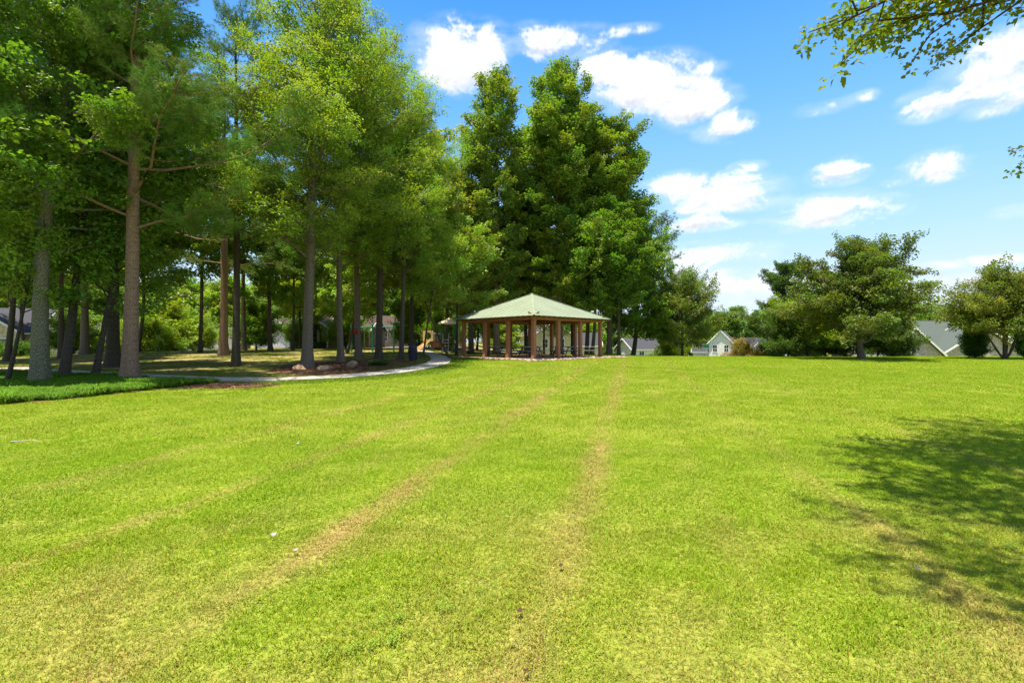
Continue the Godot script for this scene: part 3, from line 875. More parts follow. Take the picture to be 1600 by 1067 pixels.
	tree("broadleaf_tree", "grey trunked tree just beyond the pavilion's open end", pav_group, {x = px(967, 45.0), d = 45.0, H = 14.0, r = 0.2, cb = 3.4, R = 3.6, leaf = "far", tint = deep, bark = "bark_dark", n = 36, seed = 33})
	tree("broadleaf_tree", "leafy tree closing the gap between oaks and first poplar", pav_group, {x = px(700, 52.0), d = 52.0, H = 20.0, r = 0.26, cb = 3.8, R = 5.2, leaf = "far", tint = olive, bark = "bark_dark", n = 44, seed = 34})
	# ---- green depths of the wood
	var k := 0
	for q in [[-30, 40, 17, "at its outer end"], [40, 50, 18, "before the cream house"], [95, 30, 15, "behind the dark mossy trunk"], [215, 44, 19, "just past the tall pine"], [470, 58, 17, "beside the plain white garage"], [555, 56, 18, "behind the marked oak"], [655, 62, 16, "behind the waste bin"], [745, 64, 15, "behind the stout dark trunk"], [850, 66, 14, "above the cream house"], [312, 40, 20, "between the tall pine and stout pine"], [10, 28, 16, "behind the thin bent stem"]]:
		k += 1
		tree("broadleaf_tree", "%s leafy tree deep in the wood, %s" % [["light green", "mid green", "yellow green"][k % 3], q[3]], "trees in the depth of the wood", {x = px(q[0], q[1]), d = float(q[1]), H = float(q[2]), r = 0.2, cb = 3.0 if q[1] > 50 else 6.0, R = 5.2, leaf = "far", tint = [lite, mid, Color(0.11, 0.165, 0.018)][k % 3], bark = "bark_dark", n = 34, seed = 40 + k, dens = 0.9, cs = 1.15})
	# ---- low greenery between the wood and the road
	for q in [[262, 54, 4.6, 3.4, 2, "low spreading bush tree by the road sign"], [300, 58, 3.6, 2.6, 0, "light green bush between road sign and pine trunks"], [400, 50, 4.8, 2.4, 1, "rounded green bush beside the far slender pine"], [222, 50, 3.4, 2.2, 0, "light green bush seen just past the tall pine"], [115, 46, 3.6, 2.4, 1, "green bush between the mossy trunks and cream house"], [185, 54, 3.2, 2.4, 2, "yellow green bush behind the dark trunk and pine"], [540, 60, 3.6, 2.4, 0, "light green bush beside the olive cottage's far wall"], [640, 62, 4.0, 2.6, 2, "yellow green bush behind the waste bin"], [690, 58, 4.2, 2.6, 1, "green bush behind the play structure"], [775, 62, 4.4, 2.8, 0, "light green bush behind the first poplar"], [470, 62, 3.0, 2.0, 1, "green bush between garage and olive cottage"]]:
		tree("understory_bush", q[5], "bushes between wood and road", {shrub = 1, x = px(q[0], q[1]), d = float(q[1]), H = q[2], r = 0.09, cb = 0.4, R = q[3], shape = "dome", leaf = "broad", tint = [lite, mid, Color(0.105, 0.16, 0.018)][q[4]], bark = "bark_dark", n = 26, seed = 400 + int(q[0]), first = 0.2, cs = 1.2})
	# ---- open side
	var open_group := "trees standing along the rise of the lawn"
	tree("spreading_tree", "small loose crowned tree beyond the rise next to the grove", open_group, {x = px(1066, 50.0), d = 50.0, H = 8.4, r = 0.18, cb = 1.7, R = 4.3, shape = "round", leaf = "broad", tint = Color(0.066, 0.10, 0.024), bark = "bark_dark", n = 38, seed = 70, up0 = 0.35, cs = 1.1})
	tree("spreading_tree", "wide crowned single tree with forked grey trunk on the rise", open_group, {x = px(1347, 38.0), d = 38.0, H = 8.0, r = 0.28, cb = 2.0, R = 5.1, shape = "dome", leaf = "broad", tint = Color(0.05, 0.078, 0.018), bark = "bark_pale", n = 64, seed = 71, up0 = 0.22, up1 = 1.2, dens = 1.1, first = 0.36})
	tree("spreading_tree", "multi stemmed tree with layered crown beside the tan house", open_group, {x = px(1572, 38.0), d = 38.0, H = 6.3, r = 0.17, cb = 1.9, R = 3.7, shape = "dome", leaf = "broad", tint = Color(0.068, 0.095, 0.018), bark = "bark_dark", n = 48, seed = 72, up0 = 0.15, stems = [[-2.0, 0.2, 2.6, 0.09], [0.9, 0.3, 3.6, 0.1], [0.5, -0.4, 4.0, 0.09]]})
	tree("broadleaf_tree", "tall tree past the multi stemmed one, twigs reaching above it", open_group, {x = px(1700, 44.0), d = 44.0, H = 13.0, r = 0.26, cb = 3.4, R = 5.0, leaf = "broad", tint = Color(0.08, 0.11, 0.03), bark = "bark_dark", n = 46, seed = 73})
	tree("broadleaf_tree", "dark glossy evergreen rising behind the wide crowned tree", open_group, {x = px(1236, 58.0), d = 58.0, H = 14.6, r = 0.26, cb = 1.6, R = 4.4, shape = "oval", leaf = "far", tint = Color(0.03, 0.06, 0.015), bark = "bark_dark", n = 50, seed = 74})
	tree("broadleaf_tree", "low yellow green tree tucked under the wide crowned tree", open_group, {x = px(1262, 46.0), d = 46.0, H = 4.8, r = 0.12, cb = 0.9, R = 3.4, shape = "round", leaf = "broad", tint = Color(0.10, 0.155, 0.014), bark = "bark_dark", n = 34, seed = 75})
	for q in [[1232, 45, 3.0, "outermost under the wide crowned tree near road sign"], [1290, 47, 3.6, "beside the low yellow green tree"], [1322, 48, 3.4, "right behind the forked grey trunk"], [1372, 46, 3.6, "between forked grey trunk and tan house"], [1396, 48, 2.2, "touching the tan house porch corner"]]:
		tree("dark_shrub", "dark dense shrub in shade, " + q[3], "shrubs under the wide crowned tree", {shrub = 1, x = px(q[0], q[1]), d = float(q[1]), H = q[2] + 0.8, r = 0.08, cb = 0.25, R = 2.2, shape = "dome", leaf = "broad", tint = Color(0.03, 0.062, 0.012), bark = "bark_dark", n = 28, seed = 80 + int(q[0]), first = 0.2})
	tree("round_shrub", "rounded bronze green magnolia shrub beside the white house", "", {shrub = 1, x = px(1160, 60.0), d = 60.0, H = 5.4, r = 0.1, cb = 0.3, R = 1.8, shape = "oval", leaf = "broad", tint = Color(0.11, 0.09, 0.025), bark = "bark_dark", n = 34, seed = 90, first = 0.2})
	tree("round_shrub", "dark green rounded shrub next to the bronze one", "", {shrub = 1, x = px(1194, 60.0), d = 60.0, H = 5.0, r = 0.1, cb = 0.3, R = 1.3, shape = "column", leaf = "broad", tint = Color(0.03, 0.06, 0.02), bark = "bark_dark", n = 30, seed = 91, first = 0.2})
	tree("light_shrub", "light yellow green shrub under the small loose crowned tree", "", {shrub = 1, x = px(1046, 56.0), d = 56.0, H = 4.8, r = 0.08, cb = 0.3, R = 2.2, shape = "round", leaf = "broad", tint = Color(0.11, 0.17, 0.02), bark = "bark_dark", n = 30, seed = 92, first = 0.2})
	for q in [[1524.0, 41.0, 2.5, "narrow dark arborvitae cone in front of the tan house"], [1606.0, 41.0, 2.6, "narrow dark arborvitae cone behind the multi stemmed tree"]]:
		tree("arborvitae", q[3], "", {shrub = 1, x = px(q[0], q[1]), d = q[1], H = q[2], r = 0.05, cb = 0.1, R = 0.66, shape = "column", leaf = "dense", tint = Color(0.022, 0.06, 0.012), bark = "bark_dark", n = 70, up0 = 0.7, up1 = 1.2, seed = 93 + int(q[0]), first = 0.1, dens = 1.6, cs = 0.8})
	# far trees
	k = 0
	for q in [[1092, 120, 13], [1112, 190, 19], [1132, 150, 16.5], [1150, 200, 22], [1168, 170, 17], [1188, 210, 22], [1206, 190, 20], [1085, 210, 22], [1420, 95, 12], [1445, 110, 14.5], [1468, 105, 13.5], [1490, 120, 13.5], [1540, 110, 13], [1225, 220, 21], [1395, 100, 12], [1035, 130, 13], [1010, 150, 14], [960, 110, 12], [1590, 120, 14], [1260, 180, 18]]:
		k += 1
		tree("far_tree", "round far green tree, " + ["beside the white chimney house", "with a pale crown", "over the two storey house", "tallest behind the two storey house", "above the brown roof", "tallest behind the bronze shrub", "over the steep grey gable", "taller one behind the small loose tree", "low, beside the tan house roof", "touching the tan house ridge", "above the tan house ridge", "past the tan house ridge", "over the tan house gable", "behind the dark evergreen", "behind the wide crowned tree", "over the white chimney house", "next to the maple", "past the open bays", "behind the multi stemmed tree", "behind the road sign"][k - 1], "trees behind the far houses", {x = px(q[0], q[1]), d = float(q[1]), H = float(q[2]), r = 0.3, cb = 1.5, R = 6.0 if q[1] > 140 else 4.6, shape = "round", leaf = "far", tint = [Color(0.05, 0.095, 0.02), Color(0.07, 0.12, 0.022), Color(0.04, 0.075, 0.02)][k % 3], bark = "bark_dark", n = 26, seed = 120 + k, dens = 0.55, cs = 2.2})
	k = 0
	for q in [[60, 95, 13], [130, 80, 12], [190, 100, 14], [250, 95, 13], [300, 110, 15], [360, 100, 14], [420, 95, 13], [480, 105, 14], [540, 95, 13], [600, 100, 14], [660, 95, 14], [720, 100, 14], [780, 95, 13], [840, 105, 13], [900, 100, 13], [-40, 80, 13]]:
		k += 1
		tree("far_tree", "round green tree beyond the road, " + ["over the cream house", "behind the lichen trunk", "behind the tall pine", "by the roadside post", "by the street name sign", "over the far white house", "over the plain garage", "beside the olive cottage", "over the olive cottage", "over the pinkish house", "behind the waste bin", "behind the stout dark trunk", "behind the first poplar", "over the cream house past the pavilion", "over the white house past the pavilion", "at the wood's outer end"][k - 1], "trees beyond the road", {x = px(q[0], q[1]), d = float(q[1]), H = float(q[2]), r = 0.3, cb = 1.0, R = 5.6, shape = "round", leaf = "far", tint = [lite, Color(0.075, 0.13, 0.02), mid][k % 3], bark = "bark_dark", n = 26, seed = 150 + k, dens = 0.55, cs = 2.0})
	# ---- the tree beside the camera: only a few twigs hang into the picture, its crown shades the grass
	tree("overhanging_tree", "tree beside the lawn with thin leafy twigs hanging against the sky", "", {x = 10.4, d = 5.6, H = 12.0, r = 0.24, cb = 7.0, R = 3.6, leaf = "twig", tint = Color(0.062, 0.09, 0.012), bark = "bark_dark", n = 14, seed = 200, cs = 0.70, dens = 1.7, first = 0.3,
		ends = [[4.0, 5.6, 6.1, 8.4, 0.74], [4.6, 5.6, 6.3, 8.0, 0.74], [5.4, 5.85, 6.2, 8.4, 0.7], [6.2, 5.9, 6.5, 8.4, 0.72], [9.1, 4.9, 8.4, 6.8, 0.8], [1.9, 7.7, 2.35, 6.8, 0.3], [2.1, 8.3, 3.35, 7.0, 0.3], [2.4, 7.4, 1.35, 6.8, 0.3], [2.9, 7.4, 0.15, 6.6, 0.3], [3.0, 9.4, 4.35, 7.6, 0.25], [4.2, 10.2, 5.55, 7.8, 0.25], [4.6, 8.2, -0.15, 6.8, 0.25], [3.6, 9.0, 1.55, 7.2, 0.25], [6.2, 9.8, 3.15, 7.6, 0.22], [6.4, 8.6, 0.35, 7.2, 0.22], [5.0, 9.8, 2.15, 7.6, 0.22], [7.6, 11.0, 6.95, 7.8, 0.22], [6.2, 11.6, 7.75, 8.0, 0.22], [5.6, 8.8, 1.15, 7.2, 0.22], [7.4, 9.6, 4.35, 7.4, 0.22], [5.6, 10.8, 6.35, 7.8, 0.22], [4.4, 8.4, 2.35, 7.0, 0.22], [5.4, 9.4, 4.15, 7.4, 0.22], [5.8, 7.8, -0.15, 6.8, 0.25], [4.2, 7.2, 0.4, 6.6, 0.3], [5.2, 7.8, -0.4, 6.8, 0.3], [3.4, 7.4, 1.2, 6.6, 0.3], [6.6, 8.4, 0.6, 7.0, 0.3]]})


# ------------------------------------------------------------------ path, beds, stones
func build_path() -> void:
	var root := Node3D.new()
	root.name = "path"
	add_child(root)
	root.set_meta("kind", "structure")
	var curve := Curve2D.new()
	for k in path_line.size():
		var a := path_line[maxi(k - 1, 0)]
		var b := path_line[mini(k + 1, path_line.size() - 1)]
		var t := (b - a) * 0.18
		curve.add_point(path_line[k], -t, t)
	var total := curve.get_baked_length()
	var s := 0.0
	while s < total - 1.5:
		var mb := MB.new()
		var e := s + 1.47
		for k in 4:
			var u0 := lerpf(s, e, k / 4.0)
			var u1 := lerpf(s, e, (k + 1) / 4.0)
			var p0 := curve.sample_baked(u0)
			var p1 := curve.sample_baked(u1)
			var w0 := (curve.sample_baked(u0 + 0.05) - curve.sample_baked(u0 - 0.05)).normalized().orthogonal() * 0.62
			var w1 := (curve.sample_baked(u1 + 0.05) - curve.sample_baked(u1 - 0.05)).normalized().orthogonal() * 0.62
			var c := [p0 - w0, p0 + w0, p1 + w1, p1 - w1]
			var up := []
			var lo := []
			for q in c:
				up.append(on(q.x, q.y, 0.045)); lo.append(on(q.x, q.y, -0.06))
			mb.flat_quad(up[0], up[1], up[2], up[3], Vector3.UP)
			mb.flat_quad(up[0], up[3], lo[3], lo[0], up[0] - up[1])
			mb.flat_quad(up[1], up[2], lo[2], lo[1], up[1] - up[0])
			if k == 0: mb.flat_quad(up[0], up[1], lo[1], lo[0], up[0] - up[3])
			if k == 3: mb.flat_quad(up[2], up[3], lo[3], lo[2], up[3] - up[0])
		part("path_slab", mb, M.concrete, root)
		s += 1.5

func ribbon(a: Vector2, b: Vector2, w: float, m: Material, called: String, up: float) -> void:
	var mb := MB.new()
	var n := (b - a).normalized().orthogonal() * w * 0.5
	for k in 60:
		var p := a.lerp(b, k / 60.0)
		var q := a.lerp(b, (k + 1) / 60.0)
		mb.flat_quad(on(p.x - n.x, p.y - n.y, up), on(p.x + n.x, p.y + n.y, up), on(q.x + n.x, q.y + n.y, up), on(q.x - n.x, q.y - n.y, up), Vector3.UP)
	structure(called, mb, m)

func rock(rng: RandomNumberGenerator, size: Vector3) -> MB:
	var mb := MB.new()
	var nz := FastNoiseLite.new()
	nz.seed = rng.randi() % 10000
	nz.frequency = 0.9
	var cuts := []
	for k in 12:
		cuts.append([Vector3(rng.randfn(), rng.randfn() * 0.8 + 0.15, rng.randfn()).normalized(), rng.randf_range(0.48, 0.82)])
	var P := func(u: int, w: int) -> Vector3:
		var a := TAU * (u % 12) / 12.0
		var e := PI * (w / 8.0 - 0.5)
		var p := Vector3(cos(a) * cos(e), sin(e), sin(a) * cos(e))
		var r := 1.0 + 0.25 * nz.get_noise_3d(p.x, p.y, p.z)
		for c in cuts:
			var k: float = p.dot(c[0])
			if k * r > c[1]:
				r = c[1] / k
		return p * r * size * 0.5
	for w in 8:
		for u in 12:
			var a: Vector3 = P.call(u, w)
			var b: Vector3 = P.call(u + 1, w)
			var c: Vector3 = P.call(u + 1, w + 1)
			var d: Vector3 = P.call(u, w + 1)
			if w < 7: mb.flat_tri(a, c, d, a + c + d)
			if w > 0: mb.flat_tri(a, b, c, a + b + c)
	return mb

func build_bed() -> void:
	var rng := RandomNumberGenerator.new()
	rng.seed = 31
	# strap leaved ground cover
	var mb := MB.new()
	for k in 46:
		var a := rng.randf() * TAU
		var out := Vector3(cos(a), 0, sin(a))
		var l := rng.randf_range(0.2, 0.36)
		var side := Vector3(-out.z, 0, out.x) * 0.007
		var p := out * rng.randf() * 0.09
		var m1 := p + out * l * 0.22 + Vector3.UP * l * 0.62
		var m2 := p + out * l * 0.62 + Vector3.UP * l * 0.74
		var tip := p + out * l * rng.randf_range(0.9, 1.1) + Vector3.UP * l * rng.randf_range(0.3, 0.6)
		var f := rng.randf_range(0.75, 1.25)
		var col := Color(f * rng.randf_range(0.9, 1.25), f, f)
		mb.flat_quad(p - side, p + side, m1 + side, m1 - side, out, col)
		mb.flat_quad(m1 - side, m1 + side, m2 + side, m2 - side, Vector3.UP, col)
		mb.flat_tri(m2 - side, m2 + side, tip, Vector3.UP, col)
	var me := mb.mesh(M.grass)
	var buf := PackedFloat32Array()
	for k in 9000:
		var x := rng.randf_range(-24.0, -10.0)
		var d := rng.randf_range(9.2, 21.0)
		if not in_bed(x + rng.randfn() * 0.06, d + rng.randfn() * 0.06):
			continue
		var s := rng.randf_range(0.7, 1.15) * (0.85 + 0.4 * nz1.get_noise_2d(x * 2.0, d * 2.0))
		var f := rng.randf_range(0.8, 1.2)
		put(buf, Basis(Vector3.UP, rng.randf() * TAU).scaled(Vector3(s, s * 0.95, s)), on(x, d, -0.01), Color(0.115 * f, 0.245 * f, 0.016))
	tag(multi("ground_cover", me, buf, self), "dense strap leaved green ground cover round the front trunks", "ground cover", "", "stuff")
	# four boulders in the pine straw
	var spots := [[467.0, 21.2, Vector3(0.66, 0.5, 0.5), "tan boulder with a steep pointed side beside the path"], [509.0, 21.8, Vector3(0.86, 0.36, 0.55), "long low flat tan boulder below the large oak"], [549.0, 23.4, Vector3(0.66, 0.5, 0.55), "blocky tan boulder in front of the straight oak"], [578.0, 25.2, Vector3(0.56, 0.42, 0.45), "smallest tan boulder, next to a leafy clump"]]
	for s in spots:
		var st := rock(rng, s[2])
		var o := part("boulder", st, M.stone, self)
		o.position = on(px(s[0], s[1]), s[1], s[2].y * 0.26)
		tag(o, s[3], "boulder", "boulders along the path")
	# leafy clump beside the last boulder
	var leafy := PackedFloat32Array()
	for k in 26:
		var s := rng.randf_range(0.7, 1.1)
		var x := px(592, 25.0) + rng.randfn() * 0.2
		put(leafy, Basis(Vector3.UP, rng.randf() * TAU).scaled(Vector3(s, s, s)), on(x, 25.0 + rng.randfn() * 0.15), Color(0.07, 0.15, 0.02))
	tag(multi("leafy_plant", me, leafy, self), "green arching leafy clump beside the smallest boulder", "plant", "", "stuff")
	# stones edging the mulch round the pavilion
	var edge := thing("stone_edging", "row of pale broken stones edging the mulch before the pavilion", "edging", on(pav_at.x, pav_at.y))
	var shapes := []
	for k in 6:
		shapes.append(rock(rng, Vector3(0.36, 0.16, 0.24)).mesh(M.stone_pale))
	for k in 74:
		var side := k / 37
		var u := (k % 37) / 36.0 * 10.0 - 5.0
		var q := Vector2(u, -5.05 + rng.randfn() * 0.1) if side == 0 else Vector2(-5.05 + rng.randfn() * 0.1, u)
		q = q.rotated(PAV_TURN) + pav_at
		var o := MeshInstance3D.new()
		o.name = "stone"
		o.mesh = shapes[k % 6]
		edge.add_child(o, true)
		o.position = on(q.x, q.y, 0.04) - edge.position
		o.rotation = Vector3(rng.randfn() * 0.2, rng.randf() * TAU, rng.randfn() * 0.2)
		o.scale = Vector3.ONE * rng.randf_range(0.7, 1.2)
	# bark chips on the mulch and pine straw
	var chip := MB.new()
	for k in 14:
		var a := rng.randf() * TAU
		var p := Vector3(rng.randfn() * 0.14, rng.randf_range(0.01, 0.035), rng.randfn() * 0.14)
		var dv := Vector3(cos(a), rng.randfn() * 0.25, sin(a)) * rng.randf_range(0.03, 0.07)
		var sd := Vector3(-sin(a), rng.randfn() * 0.3, cos(a)) * rng.randf_range(0.01, 0.02)
		var f := rng.randf_range(0.6, 1.4)
		chip.quad(p - dv - sd, p + dv - sd, p + dv + sd, p - dv + sd, (Vector3.UP + dv * 3.0).normalized(), Color(f, f, f))
	var chips := PackedFloat32Array()
	for k in 9000:
		var q := Vector2(rng.randf_range(-5.2, 5.2), rng.randf_range(-5.2, 5.2)).rotated(PAV_TURN) + pav_at
		var g := pav_gap(q.x, q.y)
		if g < 0.1 or g > 1.2:
			continue
		put(chips, Basis(Vector3.UP, rng.randf() * TAU), on(q.x, q.y), Color(0.30, 0.165, 0.085))
	for k in 7000:
		var x := rng.randf_range(-12.0, -4.6)
		var d := rng.randf_range(15.0, 30.0)
		var a := 1.0 - pow((x + 7.2) / 4.4, 2.0) - pow((d - 24.5) / 5.2, 2.0)
		var b := 1.0 - pow((x + 9.3) / 1.7, 2.0) - pow((d - 15.9) / 1.05, 2.0)
		if (a < 0.05 and b < 0.1) or path_gap(x, d) < 0.8:
			continue
		put(chips, Basis(Vector3.UP, rng.randf() * TAU).scaled(Vector3(0.6, 0.6, 0.6)), on(x, d), Color(0.24, 0.125, 0.068))
	tag(multi("bark_mulch", chip.mesh(M.chip), chips, self), "brown bark chips and pine straw on the beds", "mulch", "", "stuff")

# ------------------------------------------------------------------ pavilion
func build_pavilion() -> void:
	var root := thing("pavilion", "open square picnic pavilion with pale green metal hip roof on brown columns", "pavilion", Vector3(pav_at.x, PAV_Y, -pav_at.y), PAV_TURN)
	var a := 3.675
	var e := 4.24
	bx("floor_slab", Vector3(0, -0.02, 0), Vector3(8.0, 0.2, 8.0), M.concrete, root)
	var top := 0.08
	var hgt := 2.58
	for i in 4:
		for j in 4:
			if (i == 0 or i == 3) or (j == 0 or j == 3):
				var p := Vector3(-a + i * 2.45, top, -a + j * 2.45)
				var col := bx("column", p + Vector3(0, hgt / 2, 0), Vector3(0.23, hgt, 0.23), M.brown_paint, root)
				bx("base_trim", p + Vector3(0, 0.07, 0), Vector3(0.28, 0.12, 0.28), M.brown_paint, col)
				bx("cap_trim", p + Vector3(0, hgt - 0.08, 0), Vector3(0.27, 0.08, 0.27), M.brown_paint, col)
	var by := top + hgt
	for s in [-1.0, 1.0]:
		bx("beam", Vector3(0, by + 0.15, s * a), Vector3(2 * a + 0.34, 0.3, 0.2), M.brown_paint, root)
		bx("beam", Vector3(s * a, by + 0.15, 0), Vector3(0.2, 0.296, 2 * a - 0.21), M.brown_paint, root)
	var eave := by + 0.25
	var apex := Vector3(0, eave + 1.95, 0)
	# four roof faces, each with low ribs
	for k in 4:
		var t := Transform3D(Basis(Vector3.UP, k * PI / 2), Vector3.ZERO)
		var mb := MB.new()
		var l := Vector3(-e, eave, e)
		var r := Vector3(e, eave, e)
		var out := Vector3(0, e, 1.95).normalized()
		mb.flat_tri(t * l, t * r, t * apex, t * out)
		var dn := Vector3(0, -0.035, 0)
		mb.flat_tri(t * (l + dn), t * (r + dn), t * (apex + dn), -(t * out))
		mb.flat_quad(t * l, t * r, t * (r + dn), t * (l + dn), t * Vector3.BACK)
		var m := part("roof_panel", mb, M.roof_green, root)
		var ribs := MB.new()
		var n := 16
		for q in n + 1:
			var x := lerpf(-e + 0.05, e - 0.05, q / float(n))
			var f := 1.0 - absf(x) / e
			var p0 := Vector3(x, eave, e) + out * 0.012
			var p1 := Vector3(x, eave + 1.95 * f, e * (1.0 - f)) + out * 0.012
			if p0.distance_to(p1) > 0.1:
				ribs.bar(t * (p0 + Vector3(0, 0, 0.015)), t * p1, 0.025, 0.008)
		part("seam", ribs, M.roof_green, m)
		# boarded underside and rafters
		var under := MB.new()
		under.flat_tri(t * (l + dn * 3.2 + Vector3(0.1, 0, -0.1)), t * (r + dn * 3.2 + Vector3(-0.1, 0, -0.1)), t * (apex + dn * 3.2), Vector3.DOWN)
		part("ceiling_panel", under, M.brown_paint, root)
		for q in 17:
			var x := lerpf(-e + 0.25, e - 0.25, q / 16.0)
			var f := 0.17
			var tail := MB.new()
			tail.bar(t * Vector3(x, eave - 0.095, e - 0.04), t * Vector3(x, eave + 1.95 * f - 0.095, e * (1.0 - f) - 0.04), 0.045, 0.1)
			part("rafter_tail", tail, M.brown_paint, root)
		var hip := MB.new()
		hip.bar(t * (Vector3(e, eave, e) + Vector3(0.02, 0.03, 0.02)), t * (apex + Vector3(0, 0.03, 0)), 0.12, 0.03)
		part("ridge_cap", hip, M.roof_green, root)
		var hr := MB.new()
		hr.bar(t * Vector3(e - 0.25, eave - 0.10, e - 0.25), t * (apex - Vector3(0, 0.22, 0)), 0.09, 0.16)
		part("hip_rafter", hr, M.brown_paint, root)
	bx("ridge_finial", apex + Vector3(0, 0.03, 0), Vector3(0.2, 0.05, 0.2), M.roof_green, root)
	# picnic tables
	var spots := [[-1.9, -1.7, 0.0, "picnic table on the slab between the two deepest columns"], [1.7, -1.9, 0.3, "picnic table standing in the pavilion's inner corner"], [-1.7, 1.5, 0.0, "picnic table by the wood side of the pavilion"], [1.9, 1.6, 1.5708, "picnic table by the house side of the pavilion"]]
	var turn := Transform3D(Basis(Vector3.UP, PAV_TURN), root.position)
	for s in spots:
		picnic_table(turn * Vector3(s[0], 0.08, s[1]), PAV_TURN + s[2], s[3], "picnic tables under the pavilion")
	picnic_table(on(6.3, 42.2), 0.15, "pale topped picnic table on the grass behind the pavilion", "")

func picnic_table(at: Vector3, turn: float, label: String, group: String) -> void:
	var t := thing("picnic_table", label, "picnic table", at, turn, group)
	for k in 3:
		bx("plank", Vector3(0, 0.745, -0.26 + k * 0.26), Vector3(1.83, 0.045, 0.245), M.table_grey, t)
	for s in [-1.0, 1.0]:
		bx("bench", Vector3(0, 0.44, s * 0.68), Vector3(1.83, 0.045, 0.26), M.table_grey, t)
	for s in [-0.62, 0.62]:
		var mb := MB.new()
		mb.bar(Vector3(s, 0.0, -0.62), Vector3(s, 0.72, -0.22), 0.05, 0.05)
		mb.bar(Vector3(s, 0.0, 0.62), Vector3(s, 0.72, 0.22), 0.05, 0.05)
		mb.bar(Vector3(s + 0.052, 0.395, -0.8), Vector3(s + 0.052, 0.395, 0.8), 0.05, 0.05)
		mb.bar(Vector3(s, 0.695, -0.38), Vector3(s, 0.695, 0.38), 0.05, 0.05)
		part("leg_frame", mb, M.steel_dark, t)

# ------------------------------------------------------------------ play equipment and small things
func pole(p: Vector3, q: Vector3, r: float, sides := 10) -> MB:
	var mb := MB.new()
	mb.tube(PackedVector3Array([p, p.lerp(q, 0.5), q]), PackedFloat32Array([r, r, r]), sides)
	return mb

